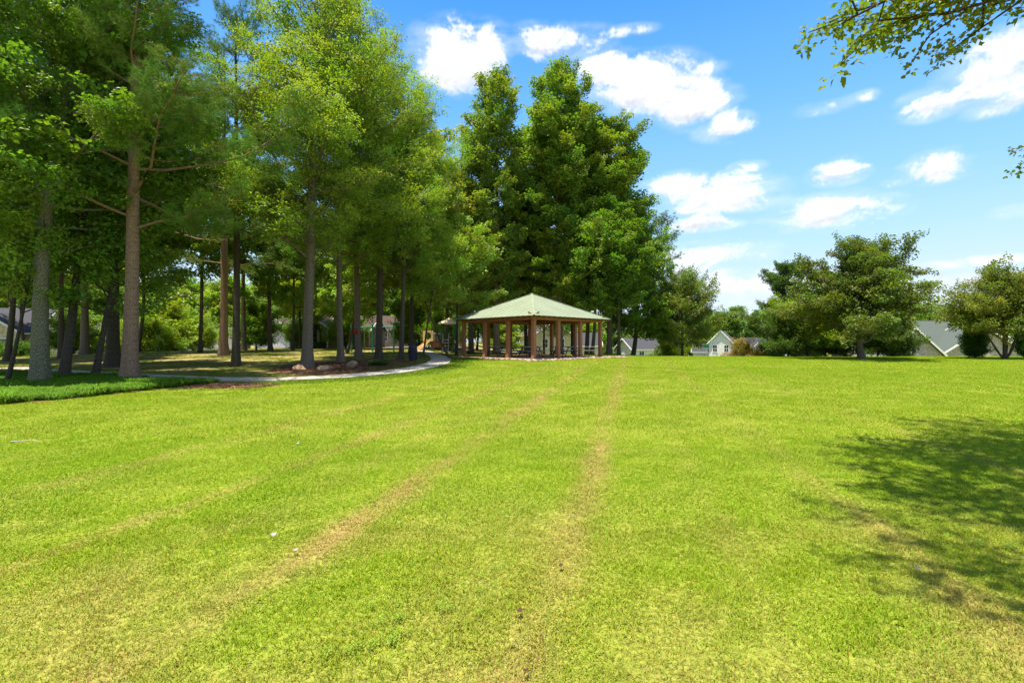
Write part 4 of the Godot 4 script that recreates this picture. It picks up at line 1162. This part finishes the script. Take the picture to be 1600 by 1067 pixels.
func build_play() -> void:
	var d := 43.0
	var x0 := px(549, d)
	var x1 := px(615, d)
	var c := (x0 + x1) * 0.5
	var sw := thing("swing_set", "green metal swing set with crossbar among the trunks", "swing set", on(c, d, -0.02))
	var w := (x1 - x0) * 0.5
	for s in [-w, 0.0, w]:
		part("post", pole(Vector3(s, 0, 0), Vector3(s, 2.45, 0), 0.075), M.play_green, sw)
	part("crossbar", pole(Vector3(-w - 0.1, 2.2, 0), Vector3(w + 0.1, 2.2, 0), 0.065), M.play_green, sw)
	for s in [-w * 0.72, -w * 0.28, w * 0.28, w * 0.72]:
		var seat := bx("seat", Vector3(s, 0.5, 0), Vector3(0.46, 0.03, 0.2), M.steel_dark, sw)
		for q in [-0.22, 0.22]:
			part("chain", pole(Vector3(s + q, 0.51, 0), Vector3(s + q, 2.18, 0), 0.012, 5), M.play_grey, seat)
	# play structure
	d = 46.5
	var pl := thing("play_structure", "tan and green play structure with slides and a peaked roof", "playground", on(px(692, d), d, -0.02))
	for p in [[-1.0, -0.6], [0.0, -0.6], [-1.0, 0.6], [0.0, 0.6], [1.1, 0.6], [1.1, -0.6]]:
		part("post", pole(Vector3(p[0], 0, p[1]), Vector3(p[0], 2.75 if p[0] > -0.5 else 2.1, p[1]), 0.06), M.play_green, pl)
	bx("deck", Vector3(0.05, 1.05, 0), Vector3(2.2, 0.08, 1.3), M.play_brown, pl)
	bx("skirt_panel", Vector3(-0.5, 0.72, 0.62), Vector3(0.86, 0.5, 0.05), M.play_brown, pl)
	var roof := MB.new()
	var ap := Vector3(0.55, 3.3, 0)
	var rc := [Vector3(-0.35, 2.75, 0.95), Vector3(1.45, 2.75, 0.95), Vector3(1.45, 2.75, -0.95), Vector3(-0.35, 2.75, -0.95)]
	for k in 4:
		roof.flat_tri(rc[k], rc[(k + 1) % 4], ap, (rc[k] + rc[(k + 1) % 4]) * 0.5 - Vector3(0.55, 2.0, 0))
		roof.flat_tri(rc[k] - Vector3(0, 0.06, 0), rc[(k + 1) % 4] - Vector3(0, 0.06, 0), ap - Vector3(0, 0.06, 0), Vector3.DOWN)
		roof.flat_quad(rc[k], rc[(k + 1) % 4], rc[(k + 1) % 4] - Vector3(0, 0.06, 0), rc[k] - Vector3(0, 0.06, 0), (rc[k] + rc[(k + 1) % 4]) * Vector3(1, 0, 1) - Vector3(0.55, 0, 0))
	part("roof", roof, M.play_roof, pl)
	# hooped slide entrance
	var hoop := MB.new()
	for k in 20:
		var a0 := TAU * k / 20.0
		var a1 := TAU * (k + 1) / 20.0
		var cc := Vector3(-1.3, 1.55, 0.66)
		var o0 := Vector3(clampf(cos(a0) * 0.75, -0.48, 0.48), clampf(sin(a0) * 0.75, -0.5, 0.5), 0)
		var o1 := Vector3(clampf(cos(a1) * 0.75, -0.48, 0.48), clampf(sin(a1) * 0.75, -0.5, 0.5), 0)
		var i0 := Vector3(cos(a0) * 0.3, sin(a0) * 0.36, 0)
		var i1 := Vector3(cos(a1) * 0.3, sin(a1) * 0.36, 0)
		var th := Vector3(0, 0, 0.06)
		hoop.flat_quad(cc + o0 + th, cc + o1 + th, cc + i1 + th, cc + i0 + th, Vector3.BACK)
		hoop.flat_quad(cc + o0 - th, cc + o1 - th, cc + i1 - th, cc + i0 - th, Vector3.FORWARD)
		hoop.flat_quad(cc + o0 - th, cc + o1 - th, cc + o1 + th, cc + o0 + th, o0 + o1)
		hoop.flat_quad(cc + i0 - th, cc + i1 - th, cc + i1 + th, cc + i0 + th, -(i0 + i1))
	part("hoop_panel", hoop, M.play_tan, pl)
	for sd in [[Vector3(-1.3, 1.1, 0.7), Vector3(-2.3, 0.22, 1.5)], [Vector3(1.2, 1.1, 0.2), Vector3(2.7, 0.2, 1.0)]]:
		var sl := MB.new()
		var a: Vector3 = sd[0]
		var b: Vector3 = sd[1]
		var side := (b - a).cross(Vector3.UP).normalized() * 0.28
		var prev := a
		for k in range(1, 11):
			var u := k / 10.0
			var p := a.lerp(b, u) + Vector3.UP * (-0.18 * sin(u * PI))
			sl.flat_quad(prev - side, prev + side, p + side, p - side, Vector3.UP)
			for sg in [-1.0, 1.0]:
				sl.flat_quad(prev + side * sg, p + side * sg, p + side * sg * 1.15 + Vector3.UP * 0.22, prev + side * sg * 1.15 + Vector3.UP * 0.22, side * sg)
				sl.flat_quad(prev + side * sg * 1.15 + Vector3.UP * 0.22, p + side * sg * 1.15 + Vector3.UP * 0.22, p + side * sg * 1.3, prev + side * sg * 1.3, side * sg)
			prev = p
		part("slide", sl, M.play_tan, pl)
	for k in 4:
		part("climber_rung", pole(Vector3(0.12, 0.3 + k * 0.3, 0.85 + 0.1 * sin(k * 2.0)), Vector3(0.62, 0.3 + k * 0.3, 0.85 - 0.1 * sin(k * 2.0)), 0.03, 7), M.play_grey, pl)
	for x in [0.1, 0.64]:
		part("climber_rail", pole(Vector3(x, 0, 0.95), Vector3(x, 1.75, 0.66), 0.03, 7), M.play_grey, pl)
	for k in 6:
		part("baluster", pole(Vector3(-0.85 + k * 0.14, 1.1, 0.62), Vector3(-0.85 + k * 0.14, 1.75, 0.62), 0.016, 6), M.play_grey, pl)
	part("handrail", pole(Vector3(-1.0, 1.78, 0.62), Vector3(0.0, 1.78, 0.62), 0.03, 7), M.play_grey, pl)
	part("fire_pole", pole(Vector3(1.5, 0, 0.3), Vector3(1.5, 2.3, 0.3), 0.03, 7), M.play_grey, pl)
	# waste bin
	d = 29.3
	var bin := thing("waste_bin", "dark blue round waste bin with domed lid beside the path", "waste bin", on(px(645, d), d, -0.02))
	var body := MB.new()
	body.tube(PackedVector3Array([Vector3(0, 0, 0), Vector3(0, 0.06, 0), Vector3(0, 0.10, 0), Vector3(0, 0.74, 0), Vector3(0, 0.78, 0)]), PackedFloat32Array([0.2, 0.2, 0.235, 0.245, 0.255]), 20)
	part("body", body, M.bin_blue, bin)
	for k in 20:
		var a := TAU * (k + 0.5) / 20.0
		bx("slat", Vector3(0.252, 0.43, 0), Vector3(0.016, 0.6, 0.05), M.bin_blue, bin, Transform3D(Basis(Vector3.UP, a), Vector3.ZERO))
	var lid := MB.new()
	lid.tube(PackedVector3Array([Vector3(0, 0.782, 0), Vector3(0, 0.86, 0), Vector3(0, 0.96, 0), Vector3(0, 1.02, 0), Vector3(0, 1.04, 0)]), PackedFloat32Array([0.265, 0.26, 0.23, 0.15, 0.05]), 20)
	part("lid", lid, M.bin_blue, bin)
	bx("opening", Vector3(0, 0.89, 0.22), Vector3(0.24, 0.1, 0.08), M.steel_dark, bin)
	# red marker on an oak
	d = 31.0
	var mk := MB.new()
	mk.tube(PackedVector3Array([Vector3(0, 0, -0.03), Vector3(0, 0, 0.0), Vector3(0, 0, 0.03)]), PackedFloat32Array([0.16, 0.19, 0.16]), 14)
	var r := part("red_marker", mk, M.red, self)
	r.position = on(px(558.5, d) - 0.02, d - 0.33, 1.72)
	r.scale = Vector3(0.65, 0.9, 1)
	tag(r, "round red marker fixed on an oak trunk", "marker")
	# signs
	for s in [[308.0, 62.0, 1.9, true, "green street name sign on a post by the road", 0.0], [1104.0, 62.0, 5.2, true, "green street name sign before the white two storey house", 0.3], [1231.0, 56.0, 4.1, false, "grey back of a square road sign beyond the rise", 0.2], [248.0, 50.0, 1.7, false, "plain grey post standing at the roadside", 9.0]]:
		var sg := thing("road_sign" if s[5] < 5.0 else "roadside_post", s[4], "sign" if s[5] < 5.0 else "post", on(px(s[0], s[1]), s[1], -0.02), s[5] if s[5] < 5.0 else 0.0)
		part("post", pole(Vector3.ZERO, Vector3(0, s[2], 0), 0.04 if s[5] < 5.0 else 0.09, 8), M.galv, sg)
		if s[5] > 5.0:
			bx("cap", Vector3(0, s[2] + 0.02, 0), Vector3(0.2, 0.05, 0.2), M.galv, sg)
		elif s[3]:
			bx("name_plate", Vector3(0, s[2] + 0.11, 0), Vector3(0.85, 0.22, 0.012), M.sign_green, sg)
			bx("cross_plate", Vector3(0, s[2] + 0.35, 0), Vector3(0.012, 0.22, 0.85), M.sign_green, sg)
		else:
			bx("plate", Vector3(0, s[2] - 0.3, 0.05), Vector3(0.62, 0.85, 0.01), M.galv, sg)

func build_litter() -> void:
	var rng := RandomNumberGenerator.new()
	rng.seed = 19
	var k := 0
	for q in [[465, 697, 0, "pale torn scrap lying flat on the grass far from others"], [585, 792, 0, "small white scrap beside the second wheel line"], [462, 868, 0, "white curled scrap on the long dry wheel line"], [428, 843, 0, "tiny white scrap near the curled one"], [1433, 897, 0, "white curled scrap in the shade patch"], [1275, 693, 1, "curled brown leaf at the edge of the shade patch"], [1362, 690, 1, "dark leaf inside the shade patch"], [877, 893, 1, "dark brown leaf in the middle wheel line"], [812, 966, 1, "small dark leaf near the middle wheel line"], [1241, 773, 0, "grey scrap at the tip of the shade patch"], [822, 1062, 1, "dark leaf crumb in the close grass"], [249, 681, 1, "small brown leaf on the plain green lawn"]]:
		var d: float = 760.0 * EYE / (q[1] - 535.5)
		d = 760.0 * (EYE - h(0.0, d)) / (q[1] - 535.5)
		var x := px(q[0], d)
		var mb := MB.new()
		var s := 0.013 * (1.0 + d * 0.05)
		var bend := rng.randf_range(0.5, 0.9)
		for j in 4:
			var a0 := -bend + 2.0 * bend * j / 4.0
			var a1 := -bend + 2.0 * bend * (j + 1) / 4.0
			var w0 := s * (0.35 + 0.65 * cos(a0 * 1.4))
			var w1 := s * (0.35 + 0.65 * cos(a1 * 1.4))
			var p0 := Vector3(a0 * s * 1.5, (1.0 - cos(a0)) * s * 1.4, 0)
			var p1 := Vector3(a1 * s * 1.5, (1.0 - cos(a1)) * s * 1.4, 0)
			mb.flat_quad(p0 - Vector3(0, -0.006, w0), p0 + Vector3(0, 0, w0), p1 + Vector3(0, 0, w1), p1 - Vector3(0, -0.006, w1), Vector3.UP)
		var o := part("fallen_leaf" if q[2] else "paper_scrap", mb, M.leaf_dry if q[2] else M.paper, self)
		o.position = on(x, d, 0.042)
		o.rotation = Vector3(rng.randfn() * 0.2, rng.randf() * TAU, rng.randfn() * 0.2)
		tag(o, q[3], "leaf" if q[2] else "scrap", "litter on the lawn")
		k += 1
	var st := MB.new()
	st.tube(PackedVector3Array([Vector3(-0.22, 0, 0), Vector3(-0.06, 0.012, 0.03), Vector3(0.08, 0.02, -0.01), Vector3(0.24, 0.01, 0.04)]), PackedFloat32Array([0.006, 0.005, 0.004, 0.003]), 6)
	var so := part("fallen_twig", st, M.stick, self)
	so.position = on(px(40, 7.3), 7.3, 0.05)
	tag(so, "pale bare twig lying on the lawn", "twig")
	# low clover like weeds
	var buf := PackedFloat32Array()
	for q in [[765, 885, 10], [755, 925, 22], [690, 955, 18], [640, 965, 16], [605, 990, 16], [560, 1005, 24], [1560, 850, 26], [1290, 742, 26], [1300, 690, 18], [1460, 815, 14], [590, 950, 10]]:
		var d: float = 760.0 * (EYE - 0.03) / (q[1] - 535.5)
		for j in q[2] / 3:
			var s := rng.randf_range(0.07, 0.13)
			var dd := d + rng.randfn() * 0.07
			put(buf, Basis(Vector3.UP, rng.randf() * TAU).scaled(Vector3(s, s * 0.5, s)), on(px(q[0], d) + rng.randfn() * 0.10, dd, 0.035), Color(0.26, 0.40, 0.03))
	tag(multi("lawn_weeds", CL.weed[0], buf, self), "pale green broad leaved weeds scattered in the lawn", "weeds", "", "stuff")

# ------------------------------------------------------------------ houses
func gable(root: Node3D, c: Vector3, w: float, dep: float, wh: float, rh: float, front: bool, wall: Material, roof: Material, over := 0.35) -> void:
	# walls with gable ends and two roof slopes; front: the gable looks along +z
	var t := Transform3D(Basis(Vector3.UP, 0.0 if front else PI / 2), c)
	var hw := (w if front else dep) * 0.5
	var hd := (dep if front else w) * 0.5
	var mb := MB.new()
	for s in [-1.0, 1.0]:
		mb.flat_quad(t * Vector3(s * hw, -0.5, -hd), t * Vector3(s * hw, -0.5, hd), t * Vector3(s * hw, wh, hd), t * Vector3(s * hw, wh, -hd), t.basis * Vector3(s, 0, 0))
		mb.flat_quad(t * Vector3(-hw, -0.5, s * hd), t * Vector3(hw, -0.5, s * hd), t * Vector3(hw, wh, s * hd), t * Vector3(-hw, wh, s * hd), t.basis * Vector3(0, 0, s))
		mb.flat_tri(t * Vector3(-hw, wh, s * hd), t * Vector3(hw, wh, s * hd), t * Vector3(0, wh + rh, s * hd), t.basis * Vector3(0, 0, s))
	part("wall", mb, wall, root)
	var sl := rh / hw
	for s in [-1.0, 1.0]:
		var r := MB.new()
		var e := Vector3(s * (hw + over), wh - sl * over, 0)
		var p := Vector3(0, wh + rh, 0)
		var z := Vector3(0, 0, hd + over)
		var up := Vector3(0, 0.17, 0)
		r.flat_quad(t * (e - z + up), t * (e + z + up), t * (p + z + up), t * (p - z + up), Vector3.UP)
		r.flat_quad(t * (e - z), t * (e + z), t * (p + z), t * (p - z), Vector3.DOWN)
		r.flat_quad(t * (e - z), t * (e + z), t * (e + z + up), t * (e - z + up), t.basis * Vector3(s, 0, 0))
		var ro := part("roof", r, roof, root)
		for q in [-1.0, 1.0]:
			var tr := MB.new()
			tr.bar(t * (e + z * q + up * 0.35), t * (p + z * q + up * 0.35), 0.05, 0.2)
			part("gable_trim", tr, M.white_trim, ro)
		var g := MB.new()
		g.bar(t * (e + Vector3(s * 0.05, 0.06, 0) - z), t * (e + Vector3(s * 0.05, 0.06, 0) + z), 0.1, 0.12)
		part("gutter", g, M.white_trim, ro)

func window(root: Node3D, x: float, y: float, z: float, w: float, hh: float, shut: Material = null) -> void:
	var mb := MB.new()
	for s in [-1.0, 1.0]:
		mb.box(Vector3(x + s * w * 0.5, y, z + 0.03), Vector3(0.1, hh + 0.1, 0.08))
		mb.box(Vector3(x, y + s * hh * 0.5, z + 0.03), Vector3(w - 0.1, 0.1, 0.08))
	mb.box(Vector3(x, y, z + 0.025), Vector3(w - 0.1, 0.05, 0.05))
	mb.box(Vector3(x, y, z + 0.022), Vector3(0.04, hh - 0.1, 0.04))
	var o := part("window", mb, M.white_trim, root)
	bx("pane", Vector3(x, y, z + 0.006), Vector3(w - 0.1, hh - 0.1, 0.02), M.glass, o)
	if shut:
		for s in [-1.0, 1.0]:
			bx("shutter", Vector3(x + s * (w * 0.5 + 0.28), y, z + 0.03), Vector3(0.42, hh + 0.1, 0.05), shut, root)

func house(label: String, x: float, d: float, turn: float, w: float, dep: float, wh: float, rh: float, front: bool, wall: Material, roof: Material, wins: Array, shut: Material = null) -> Node3D:
	var r := thing("house", label, "house", on(x, d), turn)
	gable(r, Vector3.ZERO, w, dep, wh, rh, front, wall, roof)
	for q in wins:
		window(r, q[0], q[1], dep * 0.5, q[2], q[3], shut)
	return r

func build_houses() -> void:
	var r := house("cream house with grey roof and dark shutters beyond the wood's end", px(-30, 54.0), 54.0, 0.35, 13.0, 9.0, 3.0, 2.6, false, M.cream, M.sh_grey, [[4.6, 1.5, 1.3, 1.6], [1.4, 1.5, 1.3, 1.6]], M.shutter)
	gable(r, Vector3(3.2, 0, 3.2), 5.4, 5.0, 3.0, 1.9, true, M.cream, M.sh_grey)
	for x in [2.0, 4.4]:
		window(r, x, 1.5, 5.7, 1.15, 1.6, M.shutter)
	for k in 7:
		var x := px(-20.0 + k * 12.0, 46.0)
		tree("hedge_shrub", "clipped low hedge shrub before the cream house, %s from the lichen covered trunk" % ["first", "second", "third", "fourth", "fifth", "sixth", "seventh"][6 - k], "hedge before the cream house", {shrub = 1, x = x, d = 46.0, H = 1.0, r = 0.03, cb = 0.1, R = 0.55, shape = "dome", leaf = "dense", tint = Color(0.035, 0.08, 0.015), bark = "bark_dark", n = 22, seed = 300 + k, first = 0.1})
	house("cream house with a dark door half hidden behind the mossy trunks", px(160, 70.0), 70.0, 0.2, 6.0, 6.0, 2.6, 1.8, false, M.cream, M.sh_grey, [[-1.6, 1.4, 1.1, 1.5], [1.8, 1.4, 1.1, 1.5]], M.shutter)
	house("far white house with windows seen past the pine trunks", px(340, 96.0), 96.0, 0.1, 9.0, 8.0, 2.9, 2.2, false, M.white, M.sh_grey, [[-2.4, 1.6, 1.0, 1.4], [0.0, 1.6, 1.0, 1.4], [2.4, 1.6, 1.0, 1.4]])
	house("plain white garage between slim trunks", px(440, 72.0), 72.0, 0.0, 5.0, 6.0, 2.7, 1.6, true, M.white, M.sh_brown, [[-1.1, 1.3, 0.9, 1.2]])
	r = house("olive cottage with white trimmed front gable", px(506, 66.0), 66.0, -0.15, 5.6, 7.0, 2.4, 1.9, true, M.olive, M.sh_brown, [[-0.9, 1.3, 0.9, 1.3], [0.9, 1.3, 0.9, 1.3]])
	gable(r, Vector3(4.2, 0, -1.0), 6.0, 5.0, 2.3, 1.6, false, M.olive, M.sh_brown)
	for x in [-2.6, -1.3, 1.3, 2.6]:
		bx("porch_post", Vector3(x, 1.15, 3.75), Vector3(0.14, 2.3, 0.14), M.white_trim, r)
	house("pinkish house with brown roof behind the swing set", px(602, 76.0), 76.0, 0.1, 9.0, 8.0, 2.6, 2.0, false, M.pinkish, M.sh_brown, [[-2.6, 1.4, 1.0, 1.3], [0.4, 1.4, 1.0, 1.3]])
	house("cream house seen through the pavilion beside white neighbour", px(852, 80.0), 80.0, 0.3, 6.5, 7.0, 3.6, 1.8, true, M.cream, M.sh_brown, [[-1.4, 2.2, 1.0, 1.4], [1.4, 2.2, 1.0, 1.4]])
	house("white house seen through the pavilion's open bays", px(897, 84.0), 84.0, -0.1, 8.5, 7.0, 4.6, 2.0, false, M.white, M.sh_grey, [[-2.4, 3.0, 1.0, 1.4], [2.4, 3.0, 1.0, 1.4]])
	house("white house with tall chimney half hidden by the small tree", px(1010, 100.0), 100.0, 0.2, 10.0, 8.0, 5.2, 2.0, false, M.white, M.sh_grey, [[-3.0, 4.0, 1.1, 1.5], [0.0, 4.0, 1.1, 1.5], [3.0, 4.0, 1.1, 1.5]])
	# white two storey house with a porch
	r = house("white two storey house with slate grey roof and front porch", px(1129, 105.0), 105.0, -0.5, 4.6, 7.0, 6.6, 2.4, true, M.white, M.sh_grey, [[-1.1, 5.3, 0.9, 1.5], [1.1, 5.3, 0.9, 1.5], [1.1, 2.6, 0.9, 1.5]])
	gable(r, Vector3(-3.6, 0, -1.0), 4.4, 5.0, 4.6, 1.6, false, M.white, M.sh_grey)
	bx("porch_roof", Vector3(-2.4, 3.5, 3.0), Vector3(5.6, 0.16, 2.6), M.sh_grey, r, Transform3D(Basis(Vector3.RIGHT, 0.25), Vector3(0, -0.6, 0.9)))
	for x in [-5.0, -3.7, -2.4, -1.1]:
		bx("porch_post", Vector3(x, 1.3, 4.4), Vector3(0.16, 3.1, 0.16), M.white_trim, r)
	house("house showing only its brown roof behind the bronze shrub", px(1153, 118.0), 118.0, 0.3, 9.0, 8.0, 4.9, 2.6, false, M.tan, M.sh_brown, [[-2.0, 3.6, 1.0, 1.4]])
	house("white house with steep grey gable behind the dark shrub", px(1184, 112.0), 112.0, 0.5, 6.5, 8.0, 4.8, 2.9, true, M.white, M.sh_grey, [[0.0, 4.6, 1.0, 1.4]])
	house("low white house with grey gables next to the square road sign", px(1216, 100.0), 100.0, 0.45, 7.0, 8.0, 4.1, 2.4, true, M.white, M.sh_grey, [[-1.5, 3.2, 1.0, 1.4], [1.5, 3.2, 1.0, 1.4]])
	# tan house
	r = thing("house", "tan sided house with big green grey shingle roof and two front gables", "house", on(px(1456, 62.0), 62.0))
	var y0: float = r.position.y
	var ev := 0.2 - y0
	gable(r, Vector3(1.0, 0, -3.0), 17.6, 9.0, ev + 0.6, 4.1 - 0.6, false, M.tan, M.sh_green)
	gable(r, Vector3(-5.6, 0, 1.6), 6.6, 5.0, ev, 3.0, true, M.tan, M.sh_green)
	gable(r, Vector3(3.4, 0, 1.2), 10.2, 4.4, ev, 3.1, true, M.tan, M.sh_green)
	for sp in [[-5.6, 4.11, 6.5, 3.0], [3.4, 3.41, 10.1, 3.1]]:
		var sd := MB.new()
		var yy := -0.4
		while yy < ev + sp[3] - 0.3:
			var hw: float = sp[2] * 0.5
			if yy > ev - 0.18:
				hw *= 1.0 - (yy + 0.18 - ev) / sp[3]
			sd.box(Vector3(sp[0], yy + 0.09, sp[1] + 0.014), Vector3(hw * 2.0, 0.17, 0.022), Transform3D())
			yy += 0.19
		part("siding", sd, M.tan, r).set_meta("kind", "stuff")
	window(r, -6.4, ev + 0.75, 4.14, 0.8, 1.1, M.shutter_green)
	window(r, 1.0, ev - 1.2, 3.45, 1.0, 1.4)
	bx("porch_roof", Vector3(-6.3, ev - 0.5, 5.0), Vector3(3.4, 0.14, 2.0), M.sh_green, r)
	for x in [-7.8, -4.8]:
		bx("porch_post", Vector3(x, (ev - 0.57) * 0.5, 5.8), Vector3(0.18, ev - 0.57, 0.18), M.white_trim, r)

# ------------------------------------------------------------------ everything
func _ready() -> void:
	# camera, sky, sun and exposure
	var cam := Camera3D.new()
	cam.name = "camera"
	add_child(cam)
	cam.position = Vector3(0, EYE, 0)
	cam.fov = 70.13
	cam.rotation_degrees.x = 0.15
	cam.near = 0.05
	cam.far = 4000.0
	cam.current = true
	var env := Environment.new()
	env.background_mode = Environment.BG_SKY
	env.sky = Sky.new()
	env.sky.sky_material = build_sky()
	env.tonemap_mode = Environment.TONE_MAPPER_LINEAR
	env.tonemap_exposure = 2.6
	env.sdfgi_enabled = true
	env.ssao_enabled = true
	env.ssil_enabled = true
	var we := WorldEnvironment.new()
	we.name = "environment"
	we.environment = env
	add_child(we)
	var sun := DirectionalLight3D.new()
	sun.name = "sun"
	add_child(sun)
	sun.light_color = Color(1.0, 0.955, 0.88)
	sun.light_energy = 1.55
	sun.light_angular_distance = 0.55
	sun.shadow_enabled = true
	# towards the midday sun: almost overhead, a little to the left and behind
	sun.look_at_from_position(Vector3(-0.13, 1.0, 0.12) * 50.0, Vector3.ZERO, Vector3.FORWARD)
	for q in [[nz1, 4, 0.33, 3], [nz2, 8, 1.1, 3]]:
		var f: FastNoiseLite = q[0]
		f.noise_type = FastNoiseLite.TYPE_SIMPLEX_SMOOTH
		f.seed = q[1]
		f.frequency = q[2]
		f.fractal_octaves = q[3]
	print("sky ", Time.get_ticks_msec())
	make_materials()
	make_clumps()
	build_ground()
	print("ground ", Time.get_ticks_msec())
	build_path()
	ribbon(Vector2(-120, 66), Vector2(10, 70), 7.0, M.asphalt, "road", 0.04)
	build_grass()
	print("grass ", Time.get_ticks_msec())
	build_houses()
	build_pavilion()
	build_trees()
	print("trees ", Time.get_ticks_msec(), " clumps ", clump_total)
	build_bed()
	build_play()
	build_litter()
	print("done ", Time.get_ticks_msec())
